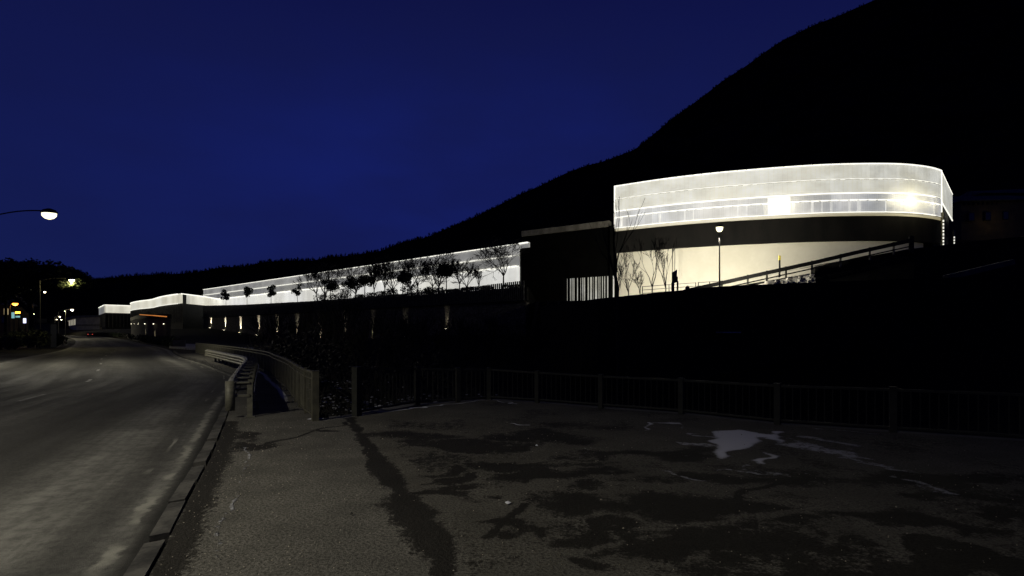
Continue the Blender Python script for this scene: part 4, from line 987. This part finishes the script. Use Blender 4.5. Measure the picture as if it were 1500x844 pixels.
b=MB();q=Vector(f2[1]).lerp(Vector(f2[2]),.28);q2_=Vector(f2[1]).lerp(Vector(f2[2]),.5);b.wall([tuple(q),tuple(q2_)],zr(260)+.2,ztp-8,.1,.06);b.build('door',M['window_warm'],fc)
# hedge along the far side of the road
hb=MB();hp_=resample(offset(sub(kerb,76,230),1.6),1.6);rs=random.Random(77)
for p in hp_:leaves(hb,(p[0],p[1],zr(p[1])+.75),(1.0,.8,.85),60,.4,rs,.1)
o=hb.build('hedge',M['leaf']);tag(o,'low dark hedge following the right side of the distant road','hedge')
b=MB();q=hp_[0];b.box((q[0]+1.2,q[1]-1,.45),(1.6,.3,1.0),.3);o=b.build('low_wall',M['concrete']);tag(o,'stub of pale low wall at the near end of the distant hedge','wall')
# barrier stand in the snow
q=G(293,512);cn=empty('warning_trestle',(q[0],q[1],0),'small dark folding trestle standing in the snow beside the bend','trestle')
for sx in(-1,1):
    b=MB();b.beam((q[0]+sx*.45,q[1],0),(q[0]+sx*.08,q[1],.95),.06,.06);b.build('leg',M['black'],cn)
b=MB();b.box((q[0],q[1]-.04,.5),(.5,.03,.2));b.build('board',M['black'],cn)

# ------------------------------------------------------------------ left roadside: pine, kiosk, shop, hedge, van, cars
rs=random.Random(12)
px,py_=(45-CX)/F*80,80.0
root=empty('umbrella_pine',(px,py_,-.15),'broad dark umbrella pine overhanging the far left roadside','tree')
b=MB();q=Vector((px,py_,-.5));tops=[]
for k in range(5):
    n=q+Vector((rs.uniform(-.3,.3),0,1.5));b.tube(q,n,.42-.04*k,.38-.04*k,9);q=n
for k in range(11):
    an=k*6.28/11;e=q+Vector((math.cos(an)*rs.uniform(2,5.5),math.sin(an)*rs.uniform(2,5),rs.uniform(2,4)));b.tube(q-Vector((0,0,rs.uniform(0,2))),e,.17,.06,5);tops.append(e)
b.build('trunk',M['bark'],root)
cb=MB()
for k in range(110):
    an=rs.uniform(0,6.28);rr_=math.sqrt(rs.random())*7.2;zz=10.9+rs.uniform(-2.2,1.7)*(1-rr_/10)-.02*rr_**2
    c=(px+math.cos(an)*rr_,py_+math.sin(an)*rr_*.8,zz);leaves(cb,c,(1.4,1.2,.95),170,.45,rs)
for k in range(7):
    c=at(84+k*5,416+rs.uniform(-4,5)+k*.2,73.5+rs.uniform(-1,1));leaves(cb,c,(.8,.8,.5),110,.34,rs)
cb.build('crown',M['leaf'],root)
leafy_tree((at(8,0,88)[0],88,-.2),12.5,9,'tall dark leafy tree at the left frame edge behind the pine',600,.5,14,160,.5,name='leafy_tree',r=.25)
leafy_tree((at(-25,0,84)[0],84,-.2),13.5,12,'dark leafy tree just beyond the left frame edge',601,.5,14,160,.5,name='leafy_tree',r=.25)
for i,(x,Yd,H,w_,lab) in enumerate([(22,72,2.2,4,'dark roadside bush left of the kiosk'),(40,70,2.6,4.5,'large dark roadside bush below the pine'),(52,74,2.4,3,'dark bush against the kiosk side'),(83,82,1.9,1.6,'small dark bush at the roadside right of the kiosk'),(6,60,1.5,3,'low dark bush at the far left edge')]):
    X_=(x-CX)/F*Yd;b=MB();rs=random.Random(700+i)
    for _ in range(8):leaves(b,(X_+rs.uniform(-.35,.35)*w_,Yd+rs.uniform(-.6,.6),H*.5),(w_*.25,.8,H*.48),120,.34,rs,.1)
    tag(b.build('bush',M['leaf']),lab,'bush','roadside bushes by the pine')
# kiosk
X_=(68-CX)/F*78;ks=empty('roadside_kiosk',(X_,78,-.15),'tall dark boxy kiosk at the left roadside below the pine','kiosk')
b=MB();b.box((X_,78,1.55),(1.7,1.7,3.3),.3);b.build('body',M['black'],ks);b=MB();b.box((X_,78,3.3),(1.95,1.95,.18),.3);b.build('roof',M['dark_metal'],ks)
b=MB();b.box((X_-.27,77.12,1.5),(1.0,.05,1.6),.3);b.build('window',M['glass'],ks)
# shop buildings
def shop(x0,x1,Yd,y0,label,wm,wins,zb_=-.3,dep=10,roof=True):
    a=at(x0,y0,Yd);c=at(x1,y0,Yd);r_=empty('shop_house',((a[0]+c[0])/2,Yd,zb_),label,'house','houses at the far left')
    b=MB();b.prism([(a[0],Yd),(c[0],Yd+2),(c[0],Yd+dep),(a[0],Yd+dep)],zb_,a[2]);b.build('wall',wm,r_)
    if roof:
        b=MB();m_=(a[0]+c[0])/2;z_=a[2];vs=[(a[0]-.6,Yd-.6,z_),(c[0]+.6,Yd+1.4,z_),(c[0]+.6,Yd+dep+.5,z_),(a[0]-.6,Yd+dep+.5,z_),(a[0]-.6,Yd+dep/2,z_+2.2),(c[0]+.6,Yd+dep/2,z_+2.2)]
        b.add(vs,[(0,1,5,4),(2,3,4,5),(0,4,3),(1,2,5),(0,3,2,1)]);b.build('roof',M['roof'],r_)
    for (x,y,w_,h_,mt) in wins:
        q=at(x,y,Yd);fr_=(q[0]-a[0])/(c[0]-a[0]);b=MB();b.box((q[0],Yd+2*fr_-.06,q[2]),(w_,.1,h_));f_=b.build('window',M['fence_dark'],r_)
        b=MB();b.box((q[0],Yd+2*fr_-.12,q[2]),(w_*.86,.08,h_*.86));b.build('pane',M[mt],f_)
    return r_
sh=shop(-60,2,105,446,'dim two-storey house behind the pine trunks at the far left',M['brick'],[(-3,456,1.0,1.4,'window_warm'),(-6,468,1.0,1.4,'glass'),(-15,468,1.0,1.4,'glass')],dep=7)
for nm,x,y,w_,h_,mt,lab in (('shop_sign',37,470,.6,1.0,'lamp_white','bright bluish white lit sign below the pine'),('shop_sign',27,458,1.0,.4,'lamp_orange','small orange lit sign above the cyan one'),('shop_sign',20,462,.6,1.2,'lamp_cyan','pale cyan lit sign at the far left'),('shop_sign',27,464,.9,.35,'lamp_cyan','thin cyan lit sign below the orange one')):
    q=at(x,y,101);r_=empty(nm,(q[0],q[1],-.15),lab,'sign','lit shop signs at the far left')
    b=MB();b.tube((q[0],101.1,-.2),(q[0],101.1,q[2]),.07,.07,8);b.build('post',M['pole'],r_)
    b=MB();b.box((q[0],101,q[2]),(w_,.2,h_));b.build('frame',M['black'],r_);b=MB();b.box((q[0],100.87,q[2]),(w_*.9,.04,h_*.9));b.build('lit_face',M[mt],r_)
sh=shop(30,44,140,466,'small dim house between the pine trunk and the kiosk',M['grey_wall'],[(34,476,1.2,1.4,'glass'),(40,476,1.2,1.4,'window_warm')],dep=5,roof=False)
# low wall left
b=MB();a=G(-20,503);c=G(18,503.5);b.box(((a[0]+c[0])/2,a[1],.6),(c[0]-a[0],.4,1.5));o=b.build('garden_wall',M['concrete_dark']);tag(o,'low dark garden wall at the left edge under the pine','wall')
# warning sign
q=at(76.5,483,92);ws=empty('warning_sign',(q[0],q[1],-.15),'triangular warning sign with a glowing red border near the kiosk','sign')
b=MB();b.tube((q[0],q[1]+.05,-.2),(q[0],q[1]+.05,q[2]),.035,.035,8);b.build('post',M['pole'],ws)
s_=.62;tri=[(q[0]-s_,q[2]-.45),(q[0]+s_,q[2]-.45),(q[0],q[2]+.6)]
b=MB();b.add([(x,q[1],z) for x,z in tri]+[(x,q[1]+.03,z) for x,z in tri],[(0,1,2),(5,4,3),(0,3,4,1),(1,4,5,2),(2,5,3,0)]);M['redp']=simple('red sign paint',(.6,.05,.04),(.5,.04,.03),3,.4)
pl=b.build('plate',M['redp'],ws)
b=MB();b.add([(q[0]+(x-q[0])*.55,q[1]-.01,q[2]-.1+(z-q[2]+.1)*.55) for x,z in tri],[(0,1,2)]);b.build('face',simple('white sign paint',(.7,.7,.68),None,3,.4),ws)
# cars
def car(loc,rz,label,paint,lit=False,roofsnow=False,hl=False):
    r_=empty('car',loc,label,'car','cars',rz)
    T=Matrix.Translation(loc)@Matrix.Rotation(rz,4,'Z')
    def P(b): b.v=[tuple(T@Vector(v)) for v in b.v];return b
    sec=[(-2.1,.35,.75,.8),(-2.0,.3,.95,.86),(-1.2,.28,1.0,.88),(-.7,.28,1.42,.75),(.6,.28,1.45,.75),(1.25,.28,.98,.86),(2.0,.3,.85,.84),(2.15,.38,.65,.76)]
    b=MB();vs=[];
    for x,z0,z1,w_ in sec: vs+=[(x,-.86,z0),(x,.86,z0),(x,.88,(min(z1,.95)+z0)/2+.2),(x,w_ if z1<1.1 else .86,min(z1,.95)),(x,w_*.8 if z1>1.1 else w_,z1),(x,-w_*.8 if z1>1.1 else -w_,z1),(x,-w_ if z1<1.1 else -.86,min(z1,.95)),(x,-.88,(min(z1,.95)+z0)/2+.2)]
    n=8;fs=[(k*n+i,k*n+(i+1)%n,(k+1)*n+(i+1)%n,(k+1)*n+i) for k in range(len(sec)-1) for i in range(n)]+[tuple(range(n-1,-1,-1)),tuple(len(sec)*n-n+i for i in range(n))]
    b.add(vs,fs);P(b).build('body',M[paint],r_,False)
    for sy in(-1,1):
        b=MB();b.add([(-.95,sy*.865,.98),(1.05,sy*.865,.98),(.55,sy*.68,1.38),(-.65,sy*.68,1.36)],[(0,1,2,3)]);b.v=[(x,y+sy*.02,z) for x,y,z in b.v];P(b).build('side_window',M['glass'],r_)
        for sx in(-1.35,1.35):
            b=MB();b.tube((sx,sy*.72,.32),(sx,sy*.9,.32),.32,.32,16);P(b);wo=b.build('wheel',M['rubber'],r_);b=MB();b.tube((sx,sy*.88,.32),(sx,sy*.915,.32),.19,.19,12);P(b).build('rim',M['galv'],wo)
        b=MB();b.box((-2.1,sy*.66,.78),(.08,.3,.16));P(b).build('tail_light',M['lamp_red'] if lit else M['redp'],r_)
        b=MB();b.box((2.1,sy*.62,.66),(.1,.32,.14));P(b).build('headlight',M['lamp_far'] if hl else M['glass'],r_)
    if roofsnow:
        b=MB();b.prism([(-.7,-.58),(.6,-.58),(.6,.58),(-.7,.58)],1.45,1.53);b.prism([(1.3,-.7),(1.95,-.7),(1.95,.7),(1.3,.7)],.93,1.02);P(b).build('snow_cover',M['snow_dirty'],r_)
    return r_
ra=math.atan2(1,-.86)
for (Yd,u,lab,li,hl,flip) in ((205,3.2,'car driving away with glowing red tail lights where the road vanishes',True,False,0),(214,3.0,'second car ahead of it with red tail lights on the far road',True,False,0),(262,6.8,'oncoming car with white headlights at the vanishing road',False,True,math.pi)):
    X_=float(Xk(Yd))-u*1.3;car((X_,Yd,zr(Yd)),ra+flip,lab,'car_dark',li,False,hl)
q=at(1412,345,86);car((q[0],86,14.6),.1,'parked car with a frosted roof, left of two above the ramp wall','car_dark',roofsnow=True)
q=at(1452,345,84);car((q[0],84,14.6),.05,'parked car with a frosted roof, right of two above the ramp wall','car_dark',roofsnow=True)

# houses on the slope at the right edge
a=at(1408,293,128);c=at(1530,288,128)
hs_=empty('hillside_house',((a[0]+c[0])/2,128,20),'dim tan house with bracketed eaves on the slope at the right edge','house')
b=MB();b.prism([(a[0],128),(c[0],126),(c[0],142),(a[0],142)],12,a[2]-.6);b.build('wall',M['brick'],hs_)
b=MB();z_=a[2];b.prism([(a[0]-.8,127),(c[0]+.8,125),(c[0]+.8,143),(a[0]-.8,143)],z_-.5,z_-.2);b.add([(a[0]-.8,127,z_-.2),(c[0]+.8,125,z_-.2),(c[0]+.8,143,z_-.2),(a[0]-.8,143,z_-.2),(a[0]+3,135,z_+2.6),(c[0]-3,134,z_+2.6)],[(0,1,5,4),(2,3,4,5),(0,4,3),(1,2,5)]);b.build('roof',M['roof'],hs_)
b=MB()
for k in range(18):
    x_=a[0]+.5+k*1.02;b.box((x_,127.6-.1*k*.1,z_-.95),(.3,.7,.7))
b.build('brackets',M['fence_dark'],hs_)
for k,(x_,y_) in enumerate([(1422,318),(1446,317),(1472,316),(1496,315)]):
    q=at(x_,y_,127.2);b=MB();b.box((q[0],q[1]-.0,q[2]),(1.4,.5,2.0));f_=b.build('window',M['fence_dark'],hs_);b=MB();b.box((q[0],q[1]-.27,q[2]),(1.15,.04,1.7));b.build('pane',M['glass'],f_)
light('house_light','POINT',at(1470,322,123),160,(1,.8,.4),hs_,.2).data.energy=30  # unseen lamp with no fitting, brightens the house front
b=MB();a2=at(1440,276,150);c2=at(1560,268,150);b.prism([(a2[0],150),(c2[0],150),(c2[0],160),(a2[0],160)],20,a2[2]-1.5);r_=empty('upper_house',(a2[0]+6,150,24),'dark house with a frosted roof higher on the slope at the right edge','house');b.build('wall',M['grey_wall'],r_)
b=MB();z_=a2[2]-1.5;b.add([(a2[0]-1,149,z_),(c2[0],149,z_),(c2[0],161,z_),(a2[0]-1,161,z_),(a2[0],155,z_+2),(c2[0],155,z_+3)],[(0,1,5,4),(2,3,4,5),(0,4,3),(1,2,5),(3,2,1,0)]);b.build('roof',M['roof'],r_)

# ------------------------------------------------------------------ riverside vegetation (dark)
VG='bare riverside trees'
for i,(x,Yd,top,lab) in enumerate([(905,30,268,'very tall thin bare tree rising past the left edge of the curved hall'),(405,62,452,'bare riverside tree just right of the clear wall uplights'),(428,58,455,'bare riverside tree before the sixth wall uplight'),(455,52,440,'bare riverside tree before the leaning terrace tree'),(480,45,450,'bare riverside tree left of the near railing gap'),(505,48,430,'bare riverside tree behind the railing gap'),(528,40,455,'bare riverside tree directly behind the first square railing post'),(560,46,440,'bare riverside tree behind the first dark railing bay'),(590,42,455,'bare riverside tree behind the second dark railing bay'),(625,50,440,'bare riverside tree below the tall terrace evergreen'),(665,46,455,'bare riverside tree behind the railing corner'),(715,52,450,'bare riverside tree below the large bare terrace tree'),(770,48,460,'bare riverside tree below the dark wing')]):
    X_=(x-CX)/F*Yd;zb_=-4.0;H=at(x,top,Yd)[2]-zb_
    bare_tree((X_,Yd,zb_),H*.98,lab,4 if i==0 else 5,2 if i==0 else 3,.22 if i==0 else .5,.75,800+i,H*.012 if i else .10,rmin=.009 if i==0 else .018,name='riverside_tree',group=None if i==0 else VG,trunkf=.62 if i==0 else .28,mat='bark')
for i,(x,Yd,H,w_) in enumerate([(470,13.2,3.9,1.2),(485,15,4.2,1.6),(505,14.2,3.6,1.4),(500,17,4.6,2.2),(540,15.5,3.9,1.7),(565,16.3,4.0,1.6),(600,17.5,3.9,2),(640,19,3.9,2.2),(455,20,4.4,2.4),(520,22,5,3),(480,27,6,3.6),(580,26,5.2,3.6),(640,30,5.4,4),(430,33,5.5,3.4),(410,44,6,4),(440,50,6,5),(500,40,6.5,5),(560,40,6.5,5)]):
    X_=(x-CX)/F*Yd;rs=random.Random(900+i);zb_=-4.0
    root=empty('riverside_bush',(X_,Yd,zb_),'tangled dark bush '+('dusted with snow below the railing gap' if i<3 else 'dusted with snow behind the first railing bays' if i<8 else 'on the dark river bank behind the railings'),'bush','snow-dusted bushes at the gap' if i<3 else 'snow-dusted bushes behind the railing' if i<8 else 'bushes on the river bank')
    b=MB()
    for k in range(9):
        an=rs.uniform(0,6.28);limb(b,(X_+rs.uniform(-.3,.3)*w_,Yd+rs.uniform(-.3,.3),zb_),(math.cos(an)*.35,math.sin(an)*.35,1),H*.42,.025,1,4,2,.5,.3,rs,rmin=.006)
    b.build('stems',M['bark_light'],root)
    b=MB()
    for _ in range(9):leaves(b,(X_+rs.gauss(0,.3)*w_,Yd+rs.gauss(0,.3)*w_,zb_+H*rs.uniform(.35,.9)),(w_*.3,w_*.3,H*.16),70,.11 if i<8 else .22,rs,.05)
    b.build('foliage',M['leaf_dry'],root)
    if i<8:
        b=MB()
        for _ in range(110):
            p=Vector((X_+rs.gauss(0,.4)*w_,Yd+rs.gauss(0,.35)*w_,zb_+H*rs.uniform(.72,1.0)+(-.25)));s_=rs.uniform(.015,.045);b.lathe(p,[(s_*.4,-s_*.3),(s_,0),(s_*.6,s_*.5)],6,rs.uniform(.8,2.2),1)
        b.build('snow_tufts',M['snow_dirty'],root)['kind']='stuff'

rs=random.Random(44);gb=MB()
for k in range(2000):
    Yv=2.3+rs.random()**1.6*9;Xv=rs.uniform(float(Xk(Yv))+.15,min(XR(Yv)-.3,9)) if rs.random()<.6 else float(Xk(Yv))+rs.gauss(.6,.5)
    if Xv<float(Xk(Yv))+.13 or (Yv>11 and Xv>-4.1):continue
    q=rs.uniform(.003,.010)*(1.5 if rs.random()<.06 else 1);z0=.0+ (vnoise(np.array([Xv]),np.array([Yv]),.7,11)[0]-.5)*.012
    vs=[(Xv+q*rs.uniform(.6,1.2)*c,Yv+q*rs.uniform(.6,1.2)*d,z0+q*e_) for c,d,e_ in((1,0,.2),(0,1,.3),(-1,0,.2),(0,-1,.3),(0,0,1.0),(0,0,-.4))]
    gb.add(vs,[(0,1,4),(1,2,4),(2,3,4),(3,0,4),(1,0,5),(2,1,5),(3,2,5),(0,3,5)])
o=gb.build('grit',simple('road grit',(.35,.32,.25),(.1,.09,.07),30,.9));tag(o,'scattered grit and small stones on the worn pavement','grit',kind='stuff')
# small litter on the pavement
rs=random.Random(33)
for i,(x,y,s_,lab) in enumerate([(744,739,.035,'crumpled white paper scrap on the rough asphalt'),(515,755,.02,'small dry leaf on the smooth pavement, upper one'),(786,654,.03,'white scrap near the damp stain')]):
    X_,Y_=G(x,y);b=MB();N=7;vs=[(X_+math.cos(k*.9)*s_*rs.uniform(.6,1.2),Y_+math.sin(k*.9)*s_*rs.uniform(.6,1.2),.008+rs.uniform(0,.015)) for k in range(N)]+[(X_,Y_,.035)]
    b.add(vs,[(k,(k+1)%N,N) for k in range(N)]+[tuple(range(N-1,-1,-1))]);tag(b.build('litter',M['snow'] if i!=1 else M['leaf_dry']),lab,'litter')

# ------------------------------------------------------------------ camera, render
cam=bpy.data.cameras.new('camera');co=bpy.data.objects.new('camera',cam);COL.objects.link(co);sc.camera=co
co.location=(0,0,CAMH);co.rotation_euler=(R(90),0,0);cam.sensor_width=36;cam.lens=36*F/1500;cam.shift_y=(HZ-422)/1500;cam.clip_end=6000;cam.clip_start=.1
sc.view_settings.view_transform='Standard';sc.view_settings.look='None';sc.view_settings.exposure=0;sc.view_settings.gamma=1
sc.render.resolution_x=1024;sc.render.resolution_y=576
